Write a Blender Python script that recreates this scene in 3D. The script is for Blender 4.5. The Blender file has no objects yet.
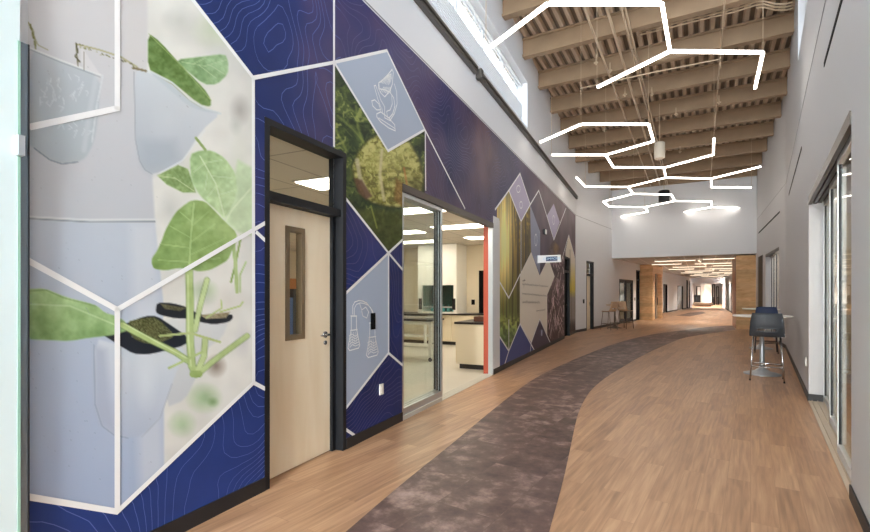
import bpy, math, random
import numpy as np
from mathutils import Vector, noise as mnoise
from mathutils.geometry import tessellate_polygon
random.seed(7)
C = bpy.context.scene.collection
F = 468.0; CX = 435.0; HY = 293.5; CH = 1.48

# ---------------------------------------------------------------- colour / material helpers
def lin(c):
    r = []
    for v in c[:3]:
        v = v / 255.0
        r.append(v / 12.92 if v <= 0.04045 else ((v + 0.055) / 1.055) ** 2.4)
    return (r[0], r[1], r[2], 1.0)

MATS = {}
def mat(name, col, rough=0.6, metal=0.0, spec=0.5, emit=None, estr=0.0, bump=0.0, bscale=40.0, var=0.0, vscale=3.0):
    if name in MATS: return MATS[name]
    m = bpy.data.materials.new(name); m.use_nodes = True
    nt = m.node_tree; b = nt.nodes['Principled BSDF']
    b.inputs['Base Color'].default_value = lin(col)
    b.inputs['Roughness'].default_value = rough
    b.inputs['Metallic'].default_value = metal
    b.inputs['Specular IOR Level'].default_value = spec
    if emit:
        b.inputs['Emission Color'].default_value = lin(emit)
        b.inputs['Emission Strength'].default_value = estr
    if var > 0 or bump > 0:
        tc = nt.nodes.new('ShaderNodeTexCoord')
        nz = nt.nodes.new('ShaderNodeTexNoise'); nz.inputs['Scale'].default_value = vscale
        nz.inputs['Detail'].default_value = 5
        nt.links.new(tc.outputs['Object'], nz.inputs['Vector'])
        if var > 0:
            mr = nt.nodes.new('ShaderNodeMapRange')
            mr.inputs['To Min'].default_value = 1 - var; mr.inputs['To Max'].default_value = 1 + var
            nt.links.new(nz.outputs['Fac'], mr.inputs['Value'])
            hs = nt.nodes.new('ShaderNodeHueSaturation'); hs.inputs['Color'].default_value = lin(col)
            nt.links.new(mr.outputs['Result'], hs.inputs['Value'])
            nt.links.new(hs.outputs['Color'], b.inputs['Base Color'])
        if bump > 0:
            n2 = nt.nodes.new('ShaderNodeTexNoise'); n2.inputs['Scale'].default_value = bscale
            nt.links.new(tc.outputs['Object'], n2.inputs['Vector'])
            bp = nt.nodes.new('ShaderNodeBump'); bp.inputs['Strength'].default_value = bump
            bp.inputs['Distance'].default_value = 0.002
            nt.links.new(n2.outputs['Fac'], bp.inputs['Height'])
            nt.links.new(bp.outputs['Normal'], b.inputs['Normal'])
    MATS[name] = m
    return m

def glass_mat(name, tint=(245, 250, 248), refl=0.12):
    m = bpy.data.materials.new(name); m.use_nodes = True
    nt = m.node_tree; nt.nodes.clear()
    o = nt.nodes.new('ShaderNodeOutputMaterial'); mx = nt.nodes.new('ShaderNodeMixShader')
    t = nt.nodes.new('ShaderNodeBsdfTransparent'); t.inputs['Color'].default_value = lin(tint)
    g = nt.nodes.new('ShaderNodeBsdfGlossy'); g.inputs['Roughness'].default_value = 0.02
    lw = nt.nodes.new('ShaderNodeLayerWeight'); lw.inputs['Blend'].default_value = .5
    pw = nt.nodes.new('ShaderNodeMath'); pw.operation = 'POWER'; pw.inputs[1].default_value = 4.5
    ma = nt.nodes.new('ShaderNodeMath'); ma.operation = 'MULTIPLY_ADD'; ma.inputs[1].default_value = .35; ma.inputs[2].default_value = refl*.3
    nt.links.new(lw.outputs['Facing'], pw.inputs[0]); nt.links.new(pw.outputs[0], ma.inputs[0]); nt.links.new(ma.outputs[0], mx.inputs['Fac'])
    nt.links.new(t.outputs[0], mx.inputs[1]); nt.links.new(g.outputs[0], mx.inputs[2])
    nt.links.new(mx.outputs[0], o.inputs['Surface'])
    MATS[name] = m
    return m

def vcol_mat(name, rough=0.55):
    m = bpy.data.materials.new(name); m.use_nodes = True
    nt = m.node_tree; b = nt.nodes['Principled BSDF']
    a = nt.nodes.new('ShaderNodeVertexColor'); a.layer_name = 'Col'
    nt.links.new(a.outputs['Color'], b.inputs['Base Color'])
    b.inputs['Roughness'].default_value = rough; b.inputs['Specular IOR Level'].default_value = 0.25
    MATS[name] = m
    return m

# ---------------------------------------------------------------- mesh builder
class MB:
    def __init__(s): s.v = []; s.f = []; s.mi = []; s.sm = []
    def quad(s, a, b, c, d, mi=0):
        n = len(s.v); s.v += [tuple(a), tuple(b), tuple(c), tuple(d)]; s.f.append((n, n+1, n+2, n+3)); s.mi.append(mi); s.sm.append(False)
    def poly(s, pts, mi=0):
        n = len(s.v); s.v += [tuple(p) for p in pts]; s.f.append(tuple(range(n, n+len(pts)))); s.mi.append(mi); s.sm.append(False)
    def hexa(s, p, mi=0):     # 8 points: bottom 4 ring, top 4 ring
        n = len(s.v); s.v += [tuple(q) for q in p]
        for f in ((3,2,1,0),(4,5,6,7),(0,1,5,4),(1,2,6,5),(2,3,7,6),(3,0,4,7)):
            s.f.append(tuple(n+i for i in f)); s.mi.append(mi); s.sm.append(False)
    def box(s, x0, x1, y0, y1, z0, z1, mi=0):
        s.hexa([(x0,y0,z0),(x1,y0,z0),(x1,y1,z0),(x0,y1,z0),(x0,y0,z1),(x1,y0,z1),(x1,y1,z1),(x0,y1,z1)], mi)
    def wbox(s, w, t0, t1, d0, d1, z0, z1, mi=0):
        s.hexa([w.pt(t0,d0,z0),w.pt(t1,d0,z0),w.pt(t1,d1,z0),w.pt(t0,d1,z0),w.pt(t0,d0,z1),w.pt(t1,d0,z1),w.pt(t1,d1,z1),w.pt(t0,d1,z1)], mi)
    def prism(s, pts, z0, z1, mi=0):   # pts = xy outline
        n = len(s.v); k = len(pts)
        s.v += [(p[0],p[1],z0) for p in pts] + [(p[0],p[1],z1) for p in pts]
        for t in tessellate_polygon([[Vector((p[0],p[1],0)) for p in pts]]):
            s.f.append(tuple(n+i for i in t)); s.mi.append(mi); s.sm.append(False)
            s.f.append(tuple(n+k+i for i in reversed(t))); s.mi.append(mi); s.sm.append(False)
        for i in range(k):
            j = (i+1) % k
            s.f.append((n+i, n+j, n+k+j, n+k+i)); s.mi.append(mi); s.sm.append(False)
    def tube(s, pts, r, seg=8, mi=0, rs=None, cap=True):
        pts = [Vector(p) for p in pts]; n = len(s.v); prev = None
        for i, p in enumerate(pts):
            a = pts[max(i-1,0)]; b = pts[min(i+1,len(pts)-1)]
            t = (b-a).normalized()
            ref = prev if prev is not None else (Vector((0,0,1)) if abs(t.z) < .9 else Vector((1,0,0)))
            u = (ref - t*ref.dot(t)).normalized(); w = t.cross(u); prev = u
            rr = rs[i] if rs else r
            for k in range(seg):
                an = 2*math.pi*k/seg
                s.v.append(tuple(p + (u*math.cos(an)+w*math.sin(an))*rr))
        for i in range(len(pts)-1):
            for k in range(seg):
                k2 = (k+1) % seg
                s.f.append((n+i*seg+k, n+i*seg+k2, n+(i+1)*seg+k2, n+(i+1)*seg+k)); s.mi.append(mi); s.sm.append(True)
        if cap:
            s.f.append(tuple(n+k for k in reversed(range(seg)))); s.mi.append(mi); s.sm.append(False)
            m = n+(len(pts)-1)*seg
            s.f.append(tuple(m+k for k in range(seg))); s.mi.append(mi); s.sm.append(False)
    def lathe(s, prof, cx=0, cy=0, seg=28, mi=0):   # prof = [(r,z)...]
        n = len(s.v)
        for r, z in prof:
            for k in range(seg):
                an = 2*math.pi*k/seg
                s.v.append((cx+r*math.cos(an), cy+r*math.sin(an), z))
        for i in range(len(prof)-1):
            for k in range(seg):
                k2 = (k+1) % seg
                s.f.append((n+i*seg+k, n+i*seg+k2, n+(i+1)*seg+k2, n+(i+1)*seg+k)); s.mi.append(mi); s.sm.append(True)
        s.f.append(tuple(n+k for k in reversed(range(seg)))); s.mi.append(mi); s.sm.append(False)
        m = n+(len(prof)-1)*seg
        s.f.append(tuple(m+k for k in range(seg))); s.mi.append(mi); s.sm.append(False)
    def build(s, name, mats, parent=None, loc=None, bevel=0.0, smooth=None):
        me = bpy.data.meshes.new(name); me.from_pydata(s.v, [], s.f)
        if not isinstance(mats, (list, tuple)): mats = [mats]
        for m in mats: me.materials.append(m)
        me.polygons.foreach_set('material_index', s.mi)
        me.polygons.foreach_set('use_smooth', s.sm)
        me.update()
        o = bpy.data.objects.new(name, me); C.objects.link(o)
        if loc: 
            L = Vector(loc)
            for v in me.vertices: v.co -= L
            o.location = loc
        if parent is not None:
            o.parent = parent
            if parent.type == 'EMPTY' or True:
                # geometry is given in world coordinates: bring it into the parent's frame
                off = Vector((0,0,0)); p = parent
                while p is not None: off += p.location; p = p.parent
                if not loc and not getattr(s, 'local', False):
                    for v in me.vertices: v.co -= off
                elif loc: o.location = Vector(loc) - off
        if bevel > 0:
            b = o.modifiers.new('bevel', 'BEVEL'); b.width = bevel; b.segments = 2; b.limit_method = 'ANGLE'
        return o

def LM():
    m = MB(); m.local = True; return m

def tag(o, label=None, cat=None, group=None, kind=None):
    if label: o['label'] = label
    if cat: o['category'] = cat
    if group: o['group'] = group
    if kind: o['kind'] = kind
    return o

def empty(name, loc, rz=0.0):
    o = bpy.data.objects.new(name, None); o.empty_display_size = 0.1
    o.location = loc; o.rotation_euler = (0, 0, rz); C.objects.link(o)
    return o

def copy_tree(o, parent=None):
    c = o.copy(); C.objects.link(c)
    if parent is not None: c.parent = parent
    for ch in list(o.children): copy_tree(ch, c)
    return c

# ---------------------------------------------------------------- geometry of the place
class Wall:
    def __init__(s, p0, p1, side):
        s.p = Vector((p0[0], p0[1])); q = Vector((p1[0], p1[1])); s.len = (q-s.p).length
        s.u = (q-s.p).normalized()
        s.n = Vector((-s.u.y, s.u.x)) * (1 if side == 'l' else -1)    # away from the corridor
    def pt(s, t, d=0.0, z=0.0):
        p = s.p + s.u*t + s.n*d
        return Vector((p.x, p.y, z))
    def t(s, px, d=0.0):
        k = (px-CX)/F; p = s.p + s.n*d
        return (k*p.y - p.x)/(s.u.x - k*s.u.y)
    def tz(s, px, py, d=0.0):
        t = s.t(px, d); Y = s.p.y + s.n.y*d + s.u.y*t
        return t, CH + (HY-py)/F*Y
    def px(s, t, z, d=0.0):
        p = s.pt(t, d, z); return CX + F*p.x/p.y, HY - F*(z-CH)/p.y

def P(px, py, z=0.0):
    Y = F*(CH-z)/(py-HY); return Vector(((px-CX)/F*Y, Y, z))

def LX(Y): return -2.917 + .4658*Y
def RX(Y): return .644 + .6987*Y
L1 = Wall((LX(0), 0), (LX(17.7), 17.7), 'l')
L2 = Wall((LX(17.7), 17.7), (LX(17.7)+.726*9.0, 26.7), 'l')
R1 = Wall((RX(0), 0), (RX(12.56), 12.56), 'r')
R2 = Wall((RX(12.56), 12.56), (12.98, 18.88), 'r')
EW = Wall((8.17, 21.6), (12.98, 18.88), 'l')
L3 = Wall((11.0, 26.4), (26.2, 48.0), 'l')
R3 = Wall((12.98, 18.88), (29.7, 48.0), 'r')
SA, CA = .4924, .8704
def ax(s_, r, z): return Vector((s_*SA + r*CA, s_*CA - r*SA, z))
def roof(s_): return 7.2 - .044*s_

def wall_open(name, w, t0, t1, z0, z1, th, ops, m, d0=0.0):
    """wall slab with rectangular openings, outer faces only"""
    ts = sorted(set([t0, t1] + [min(max(v, t0), t1) for o in ops for v in o[:2]]))
    zs = sorted(set([z0, z1] + [min(max(v, z0), z1) for o in ops for v in o[2:]]))
    nt, nz = len(ts)-1, len(zs)-1
    def solid(i, j):
        if i < 0 or j < 0 or i >= nt or j >= nz: return False
        tc, zc = (ts[i]+ts[i+1])/2, (zs[j]+zs[j+1])/2
        return not any(o[0] < tc < o[1] and o[2] < zc < o[3] for o in ops)
    b = MB(); a0, a1 = d0, d0+th
    for i in range(nt):
        for j in range(nz):
            if not solid(i, j): continue
            ta, tb, za, zb = ts[i], ts[i+1], zs[j], zs[j+1]
            b.quad(w.pt(ta,a0,za), w.pt(tb,a0,za), w.pt(tb,a0,zb), w.pt(ta,a0,zb))
            b.quad(w.pt(ta,a1,za), w.pt(ta,a1,zb), w.pt(tb,a1,zb), w.pt(tb,a1,za))
            if not solid(i-1, j): b.quad(w.pt(ta,a0,za), w.pt(ta,a0,zb), w.pt(ta,a1,zb), w.pt(ta,a1,za))
            if not solid(i+1, j): b.quad(w.pt(tb,a0,za), w.pt(tb,a1,za), w.pt(tb,a1,zb), w.pt(tb,a0,zb))
            if not solid(i, j-1): b.quad(w.pt(ta,a0,za), w.pt(ta,a1,za), w.pt(tb,a1,za), w.pt(tb,a0,za))
            if not solid(i, j+1): b.quad(w.pt(ta,a0,zb), w.pt(tb,a0,zb), w.pt(tb,a1,zb), w.pt(ta,a1,zb))
    return tag(b.build(name, m), kind='structure')
LAMP = 5.5; TROF = 6.0; DOWN = 0.75; SPOT = 2.2; SKY = 16.0; EXPO = 1.32
# ================================================================= THE PRINTED MURAL
MT = 4.42
T_DOOR = (L1.t(264.3), L1.t(345.8)); T_GL = (L1.t(402), L1.t(493)); T_D2 = (L1.t(564.2), L1.t(569.8))
T_MEND = 17.7*1.1032 - .12
T_M2 = L1.t(499.2)

def pip(poly, X, Y):
    ins = np.zeros(X.shape, bool); n = len(poly)
    for i in range(n):
        x0, y0 = poly[i]; x1, y1 = poly[(i+1) % n]
        if y0 == y1: continue
        c = ((y0 > Y) != (y1 > Y)) & (X < (x1-x0)*(Y-y0)/(y1-y0)+x0)
        ins ^= c
    return ins
def sdist(poly, X, Y, closed=True):
    d = np.full(X.shape, 1e9); n = len(poly)
    for i in range(n if closed else n-1):
        x0, y0 = poly[i]; x1, y1 = poly[(i+1) % n]
        dx, dy = x1-x0, y1-y0; L = dx*dx+dy*dy+1e-9
        t = np.clip(((X-x0)*dx+(Y-y0)*dy)/L, 0, 1)
        d = np.minimum(d, np.hypot(X-x0-t*dx, Y-y0-t*dy))
    return d
RNG = np.random.RandomState(11)
NG = RNG.rand(257, 257)
def vnoise(X, Y):
    xi = np.floor(X).astype(int); yi = np.floor(Y).astype(int); fx = X-xi; fy = Y-yi
    fx = fx*fx*(3-2*fx); fy = fy*fy*(3-2*fy)
    g = lambda a, b: NG[a % 256, b % 256]
    return (g(xi,yi)*(1-fx)+g(xi+1,yi)*fx)*(1-fy)+(g(xi,yi+1)*(1-fx)+g(xi+1,yi+1)*fx)*fy
def fbm(X, Y, o=4):
    s = 0; a = .5; t = 0
    for i in range(o): s = s+a*vnoise(X*2**i+17*i, Y*2**i+31*i); t += a; a *= .5
    return s/t

def rnd(p):
    q = []; n = len(p)
    for i in range(n):
        (ax_, ay), (bx_, by) = p[i], p[(i+1) % n]
        q += [(ax_*.8+bx_*.2, ay*.8+by*.2), (ax_*.2+bx_*.8, ay*.2+by*.8)]
    return q
class Paint:
    def __init__(s, X, Y, base):
        s.X, s.Y = X, Y; s.c = np.zeros(X.shape+(3,)); s.c[:] = base
    def mix(s, m, col):
        col = np.asarray(col, float); m = m[..., None]
        s.c = s.c*(1-m)+col*m
    def fill(s, poly, col, soft=.5, col2=None, ax2=None, a=1.0, var=0, vs=.1):
        """col2/ax2=((x0,y0),(x1,y1)): the printed picture's colour runs from col to col2"""
        if len(poly) > 6: poly = rnd(poly)
        d = sdist(poly, s.X, s.Y); i = pip(poly, s.X, s.Y)
        sd = np.where(i, d, -d); m = np.clip(sd/(2*soft)+.5, 0, 1)*a
        c = np.zeros(s.X.shape+(3,)); c[:] = col
        if col2 is not None:
            (x0, y0), (x1, y1) = ax2
            t = np.clip(((s.X-x0)*(x1-x0)+(s.Y-y0)*(y1-y0))/((x1-x0)**2+(y1-y0)**2), 0, 1)[..., None]
            c = c*(1-t)+np.asarray(col2, float)*t
        if var: c = c + ((fbm(s.X*vs, s.Y*vs)-.5)*2*var)[..., None]
        s.mix(m, c)
    def line(s, pts, w, col, a=1.0, soft=.5):
        d = sdist(pts, s.X, s.Y, False); s.mix(np.clip((w/2-d)/soft+.5, 0, 1)*a, col)
    def blob(s, x, y, rx, ry, col, a=1.0, soft=.6):
        r = np.hypot((s.X-x)/rx, (s.Y-y)/ry); s.mix(np.clip((1-r)/soft, 0, 1)*a, col)
    def spots(s, poly, n, col, r=.6, a=.7):
        xs = [p[0] for p in poly]; ys = [p[1] for p in poly]
        for k in range(n):
            x = random.uniform(min(xs), max(xs)); y = random.uniform(min(ys), max(ys))
            if pip(poly, np.array([x]), np.array([y]))[0]: s.blob(x, y, r*random.uniform(.7, 1.5), r, col, a)

def print_panel(name, mask, x0, x1, y0, y1, step, painter, parent, d, label=None, holes=(), ystep=None, tcut=()):
    xs = np.arange(x0, x1+step, step); ys = np.arange(y0, y1+(ystep or step), ystep or step)
    X, Y = np.meshgrid(xs, ys)
    col = np.clip(painter(X, Y), 0, 255)/255.0
    col = np.where(col <= .04045, col/12.92, ((col+.055)/1.055)**2.4)
    kk = (X-CX)/F; p = L1.p + L1.n*d
    T = (kk*p.y-p.x)/(L1.u.x-kk*L1.u.y); YY = p.y+L1.u.y*T
    Z = CH+(HY-Y)/F*YY; PX = p.x+L1.u.x*T
    cx = (X[:-1, :-1]+X[1:, 1:])/2; cy = (Y[:-1, :-1]+Y[1:, 1:])/2
    keep = pip(mask, cx, cy) & (Z[:-1, :-1] < MT) & (Z[1:, 1:] > .1)
    for h in holes: keep &= ~pip(h, cx, cy)
    tc = (T[:-1, :-1]+T[1:, 1:])/2; zc = (Z[:-1, :-1]+Z[1:, 1:])/2
    for (a, b, za, zb) in OPENS: keep &= ~((tc > a) & (tc < b) & (zc > za) & (zc < zb))
    nx = len(xs); ii = np.arange(X.size).reshape(X.shape)
    q = np.stack([ii[:-1, :-1][keep], ii[1:, :-1][keep], ii[1:, 1:][keep], ii[:-1, 1:][keep]], 1)
    used = np.unique(q); remap = np.zeros(X.size, int); remap[used] = np.arange(len(used)); q = remap[q]
    co = np.stack([PX.ravel()[used], YY.ravel()[used], Z.ravel()[used]], 1)
    me = bpy.data.meshes.new(name)
    me.vertices.add(len(co)); me.vertices.foreach_set('co', co.ravel())
    me.loops.add(q.size); me.loops.foreach_set('vertex_index', q.ravel())
    me.polygons.add(len(q)); me.polygons.foreach_set('loop_start', np.arange(0, q.size, 4)); me.polygons.foreach_set('loop_total', np.full(len(q), 4))
    me.update(calc_edges=True); me.validate()
    ca = me.color_attributes.new('Col', 'FLOAT_COLOR', 'POINT')
    cc = np.ones((len(used), 4)); cc[:, :3] = col.reshape(-1, 3)[used]
    ca.data.foreach_set('color', cc.ravel())
    me.materials.append(MATS['mural_print'])
    o = bpy.data.objects.new(name, me); C.objects.link(o); o.parent = parent
    if label: o['label'] = label
    return o

OPENS = [(T_DOOR[0], T_DOOR[1], 0, 2.81), (T_GL[0], T_GL[1], 0, 2.76), (T_GL[1]-.02, T_M2, 0, 2.9), (T_D2[0], T_D2[1], 0, 2.72)]
vcol_mat('mural_print')

def clip_rect(poly, a, b, za, zb):
    def cl(pts, f, inter):
        out = []
        for i in range(len(pts)):
            p, q = pts[i], pts[(i+1) % len(pts)]
            if f(p): out.append(p)
            if f(p) != f(q): out.append(inter(p, q))
        return out
    def ix(v): return lambda p, q: (v, p[1]+(q[1]-p[1])*(v-p[0])/(q[0]-p[0]))
    def iz(v): return lambda p, q: (p[0]+(q[0]-p[0])*(v-p[1])/(q[1]-p[1]), v)
    for f, g in ((lambda p: p[0] >= a, ix(a)), (lambda p: p[0] <= b, ix(b)), (lambda p: p[1] >= za, iz(za)), (lambda p: p[1] <= zb, iz(zb))):
        if len(poly) < 3: return []
        poly = cl(poly, f, g)
    return poly if len(poly) >= 3 else []
T_M0 = L1.t(29.0)
RECTS = [(T_M0, T_DOOR[0], .1, MT), (T_DOOR[0], T_DOOR[1], 2.81, MT), (T_DOOR[1], T_GL[0], .1, MT), (T_GL[0], T_GL[1], 2.76, MT),
         (T_GL[1], T_M2, 2.9, MT), (T_M2, T_D2[0], .1, MT), (T_D2[0], T_D2[1], 2.72, MT), (T_D2[1], T_MEND, .1, MT)]
def mural_poly(b, pts_tz, d, mi=0):
    tri = tessellate_polygon([[Vector((p[0], p[1], 0)) for p in pts_tz]])
    for t in tri:
        tp = [pts_tz[i] for i in t]
        for r in RECTS:
            c = clip_rect(tp, *r)
            if c: b.poly([L1.pt(p[0], d, p[1]) for p in c], mi)
def pxpoly(pts): return [L1.tz(x, y) for x, y in pts]
def strip(b, pts_tz, w, d, mi=0, closed=False):
    n = len(pts_tz)
    for i in range(n if closed else n-1):
        (a0, a1), (b0, b1) = pts_tz[i], pts_tz[(i+1) % n]
        dx, dz = b0-a0, b1-a1; L = math.hypot(dx, dz)
        if L < 1e-5: continue
        ux, uz = dx/L*w/2, dz/L*w/2
        q = [(a0-uz-ux*.6, a1+ux-uz*.6), (b0-uz+ux*.6, b1+ux+uz*.6), (b0+uz+ux*.6, b1-ux+uz*.6), (a0+uz-ux*.6, a1-ux-uz*.6)]
        for r in RECTS:
            c = clip_rect(q, *r)
            if c: b.poly([L1.pt(p[0], d, p[1]) for p in c], mi)

# navy field material: printed ink clouds of navy, violet and maroon along the wall
def mural_field_mat():
    m = bpy.data.materials.new('mural_field'); m.use_nodes = True
    nt = m.node_tree; N = nt.nodes; K = nt.links; b = N['Principled BSDF']
    b.inputs['Roughness'].default_value = .5; b.inputs['Specular IOR Level'].default_value = .25
    g = N.new('ShaderNodeNewGeometry'); sx = N.new('ShaderNodeSeparateXYZ'); K.new(g.outputs['Position'], sx.inputs[0])
    rp = N.new('ShaderNodeMapRange'); rp.inputs['From Min'].default_value = 2.2; rp.inputs['From Max'].default_value = 17.0
    K.new(sx.outputs['Y'], rp.inputs['Value'])
    cr = N.new('ShaderNodeValToRGB'); K.new(rp.outputs['Result'], cr.inputs['Fac'])
    e = cr.color_ramp.elements
    e[0].position = 0; e[0].color = lin((38, 62, 128)); e[1].position = 1; e[1].color = lin((78, 50, 56))
    for pos, c in ((.12, (36, 52, 112)), (.3, (38, 46, 100)), (.45, (42, 46, 98)), (.62, (60, 50, 84)), (.8, (80, 56, 64))):
        x = e.new(pos); x.color = lin(c)
    nz = N.new('ShaderNodeTexNoise'); nz.inputs['Scale'].default_value = .55; nz.inputs['Detail'].default_value = 3
    K.new(g.outputs['Position'], nz.inputs['Vector'])
    mz = N.new('ShaderNodeMapRange'); mz.inputs['From Min'].default_value = 1.6; mz.inputs['From Max'].default_value = 3.2
    K.new(sx.outputs['Z'], mz.inputs['Value'])
    nr = N.new('ShaderNodeMapRange'); nr.inputs['From Min'].default_value = .42; nr.inputs['From Max'].default_value = .72
    K.new(nz.outputs['Fac'], nr.inputs['Value'])
    mu = N.new('ShaderNodeMath'); mu.operation = 'MULTIPLY'; K.new(mz.outputs['Result'], mu.inputs[0]); K.new(nr.outputs['Result'], mu.inputs[1])
    mx = N.new('ShaderNodeMix'); mx.data_type = 'RGBA'
    K.new(mu.outputs[0], mx.inputs['Factor']); K.new(cr.outputs['Color'], mx.inputs['A'])
    mx.inputs['B'].default_value = lin((98, 74, 86))
    m2 = N.new('ShaderNodeTexNoise'); m2.inputs['Scale'].default_value = 1.1; m2.inputs['Detail'].default_value = 6
    K.new(g.outputs['Position'], m2.inputs['Vector'])
    r2 = N.new('ShaderNodeMapRange'); r2.inputs['From Min'].default_value = .35; r2.inputs['From Max'].default_value = .7
    r2.inputs['To Min'].default_value = .72; r2.inputs['To Max'].default_value = 1.25
    K.new(m2.outputs['Fac'], r2.inputs['Value'])
    hs = N.new('ShaderNodeHueSaturation'); K.new(mx.outputs['Result'], hs.inputs['Color']); K.new(r2.outputs['Result'], hs.inputs['Value'])
    K.new(hs.outputs['Color'], b.inputs['Base Color'])
    MATS['mural_field'] = m; return m

PL = [(28, -700), (28, -208), (192, 0), (252.6, 78), (253, 382), (116.5, 511), (28, 496)]
PL = [(28, -208), (192, 0), (252.6, 78), (253, 382), (116.5, 511), (28, 496)]
MIC = [(334, 63), (386.4, 50.7), (424.4, 129.7), (387.5, 151)]
SQ = [(333.4, 63), (387.5, 151), (424.6, 130), (425.2, 215), (402, 241), (388, 253), (333.4, 184)]
FLK = [(340, 298), (388, 253), (388, 353), (340, 414)]
LZ = [(519.7, 173.5), (530, 204.5), (520.7, 221.4), (508.5, 190.4)]
FO = [(497, 207), (508.5, 190.4), (520.7, 221.4), (530, 204.5), (531, 252), (519.7, 274.5), (519.7, 323.8), (508.5, 351), (497, 333)]
WH = [(519.7, 274.5), (531, 252), (539.5, 275.5), (548, 258), (554.5, 276.4), (547, 295), (547, 337), (539.5, 319), (531, 342.6), (519.7, 323.8)]
BAND = [(530, 204.5), (540, 232), (540, 275.5), (531, 252)]
DI2 = [(553.6, 203.6), (559.6, 222), (553.6, 240), (546.6, 216)]
BR = [(547, 337), (547, 295), (554.5, 276.4), (548, 262), (549, 248), (553.6, 240), (559, 246), (563, 256), (566, 256), (566, 345), (551, 347)]
END = [(565.5, 251), (568.6, 235), (574.9, 258), (574.9, 345), (565.5, 345)]

def paint_plant(X, Y):
    P_ = Paint(X, Y, (216, 217, 213))
    n = fbm(X*.03, Y*.03, 3); P_.c += ((n-.5)*34)[..., None]
    for x, y, rx, ry, c, a in ((215, 30, 28, 22, (190, 205, 170), .6), (180, 20, 20, 16, (186, 190, 184), .6), (240, 110, 12, 18, (150, 148, 145), .6), (236, 125, 8, 12, (196, 200, 195), .9),
        (170, 210, 14, 22, (186, 190, 188), .7), (205, 240, 30, 16, (200, 203, 198), .7), (204, 398, 20, 17, (140, 178, 120), .8), (213, 402, 7, 6, (115, 165, 90), .7),
        (182, 424, 16, 15, (152, 186, 138), .8), (216, 366, 12, 13, (128, 112, 100), .85), (243, 340, 10, 22, (200, 200, 202), .8), (205, 292, 16, 14, (120, 160, 95), .55), (207, 300, 12, 10, (190, 196, 190), .6), (176, 455, 14, 12, (196, 196, 194), .6), (228, 300, 20, 20, (208, 206, 200), .8), (240, 180, 14, 60, (205, 214, 196), .5)):
        P_.blob(x, y, rx, ry, c, a, .9)
    # tower
    P_.fill([(28, -300), (147, -300), (147, 70), (150, 140), (155, 222), (28, 219)], (200, 200, 203), 1.5, (182, 187, 195), ((30, 0), (30, 222)))
    P_.fill([(125, -300), (147, -300), (147, 70), (125, 60)], (200, 199, 200), 3, a=.7)
    P_.fill([(28, 219), (155, 222), (163, 300), (164, 470), (116, 511), (28, 500)], (180, 190, 203), 1.0, (156, 172, 200), ((60, 225), (50, 480)))
    P_.fill([(130, 223), (157, 223), (164, 470), (140, 490)], (200, 206, 214), 6, a=.6)
    P_.line([(28, 218.5), (90, 222), (155, 221.5)], 1.6, (140, 148, 156)); P_.line([(28, 216.5), (90, 219.8), (155, 219.5)], 1.8, (208, 213, 216), .8)
    # left cup
    P_.fill([(28, 47), (60, 60), (101, 75), (98, 120), (94, 142), (86, 158), (76, 163), (62, 164), (50, 160), (38, 152), (28, 143)], (178, 186, 194), 1.2, (168, 178, 186), ((60, 60), (60, 160)))
    P_.line([(28, 47), (60, 60), (101, 75)], 1.8, (212, 215, 216)); P_.line([(34, 148), (50, 160), (62, 164), (78, 162)], 1.3, (118, 128, 138), .8)
    P_.line([(28, 22), (38, 45), (48, 50)], 1.2, (140, 140, 95), .6)
    for k in range(34):
        x = random.uniform(40, 92); y = random.uniform(72, 132)
        P_.line([(x, y), (x+random.uniform(-2, 5), y+random.uniform(-4, 4)), (x+random.uniform(-2, 4), y+random.uniform(2, 8))], .8, (206, 214, 218), .7)
    P_.fill([(81, 46), (100, 74), (84, 69), (81, 60)], (205, 205, 208), .6)
    P_.line([(76, 43), (78, 66)], 1.4, (92, 90, 60), .8); P_.line([(84, 52), (84, 70)], 1.4, (110, 108, 90), .7)
    P_.line([(76, 44), (100, 50), (121, 57), (137, 67)], 2.0, (160, 158, 112), .7)
    P_.line([(28, 22), (33, 30), (36, 46)], 1.6, (150, 150, 105), .8)
    # right cup and leaves behind
    P_.fill([(176.6, 59.5), (199, 57), (225, 53.7), (228.4, 62), (228, 74), (217, 84.5), (204, 84.5), (183, 67.4)], (122, 168, 104), .7, (150, 190, 132), ((180, 60), (226, 62)), var=28, vs=.25)
    for q in ([(182, 62), (205, 66), (226, 60)], [(195, 63), (205, 58)], [(200, 66), (216, 78)], [(210, 65), (224, 74)]): P_.line(q, .8, (182, 208, 160), .8)
    P_.fill([(148, 33), (159.5, 41), (183, 67.4), (204, 88.4), (210.8, 99), (210.8, 107), (199, 104), (172.6, 82), (159.5, 75), (148, 69)], (92, 130, 52), .6, (108, 146, 66), ((150, 40), (205, 100)), var=26, vs=.3)
    P_.line([(149, 34), (183, 67.4), (210.8, 100)], .9, (150, 180, 100), .9)
    cup = [(134, 69), (147.6, 70), (172.6, 82), (188, 99), (205, 108), (221, 113.4), (201.6, 130.5), (183, 160), (172.6, 166), (160, 172), (151.6, 174), (143, 169), (139.7, 161), (135.5, 140)]
    P_.fill(cup, (168, 176, 186), .8, (200, 207, 214), ((136, 165), (195, 95)))
    P_.blob(168, 118, 20, 30, (192, 199, 206), .7, .9)
    P_.fill([(140, 140), (175, 140), (180, 160), (152, 174), (142, 166)], (160, 170, 182), 6, a=.6)
    P_.line([(147.6, 71), (172.6, 83.5), (188, 100), (205, 109), (220, 113.6)], 2.6, (205, 214, 216)); P_.line([(134, 72), (135.5, 140), (139.7, 161), (145, 170), (152, 174)], 1.0, (150, 158, 168), .9)
    P_.line([(205, 130), (183, 160), (160, 173)], 1.2, (216, 222, 226), .8)
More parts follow.
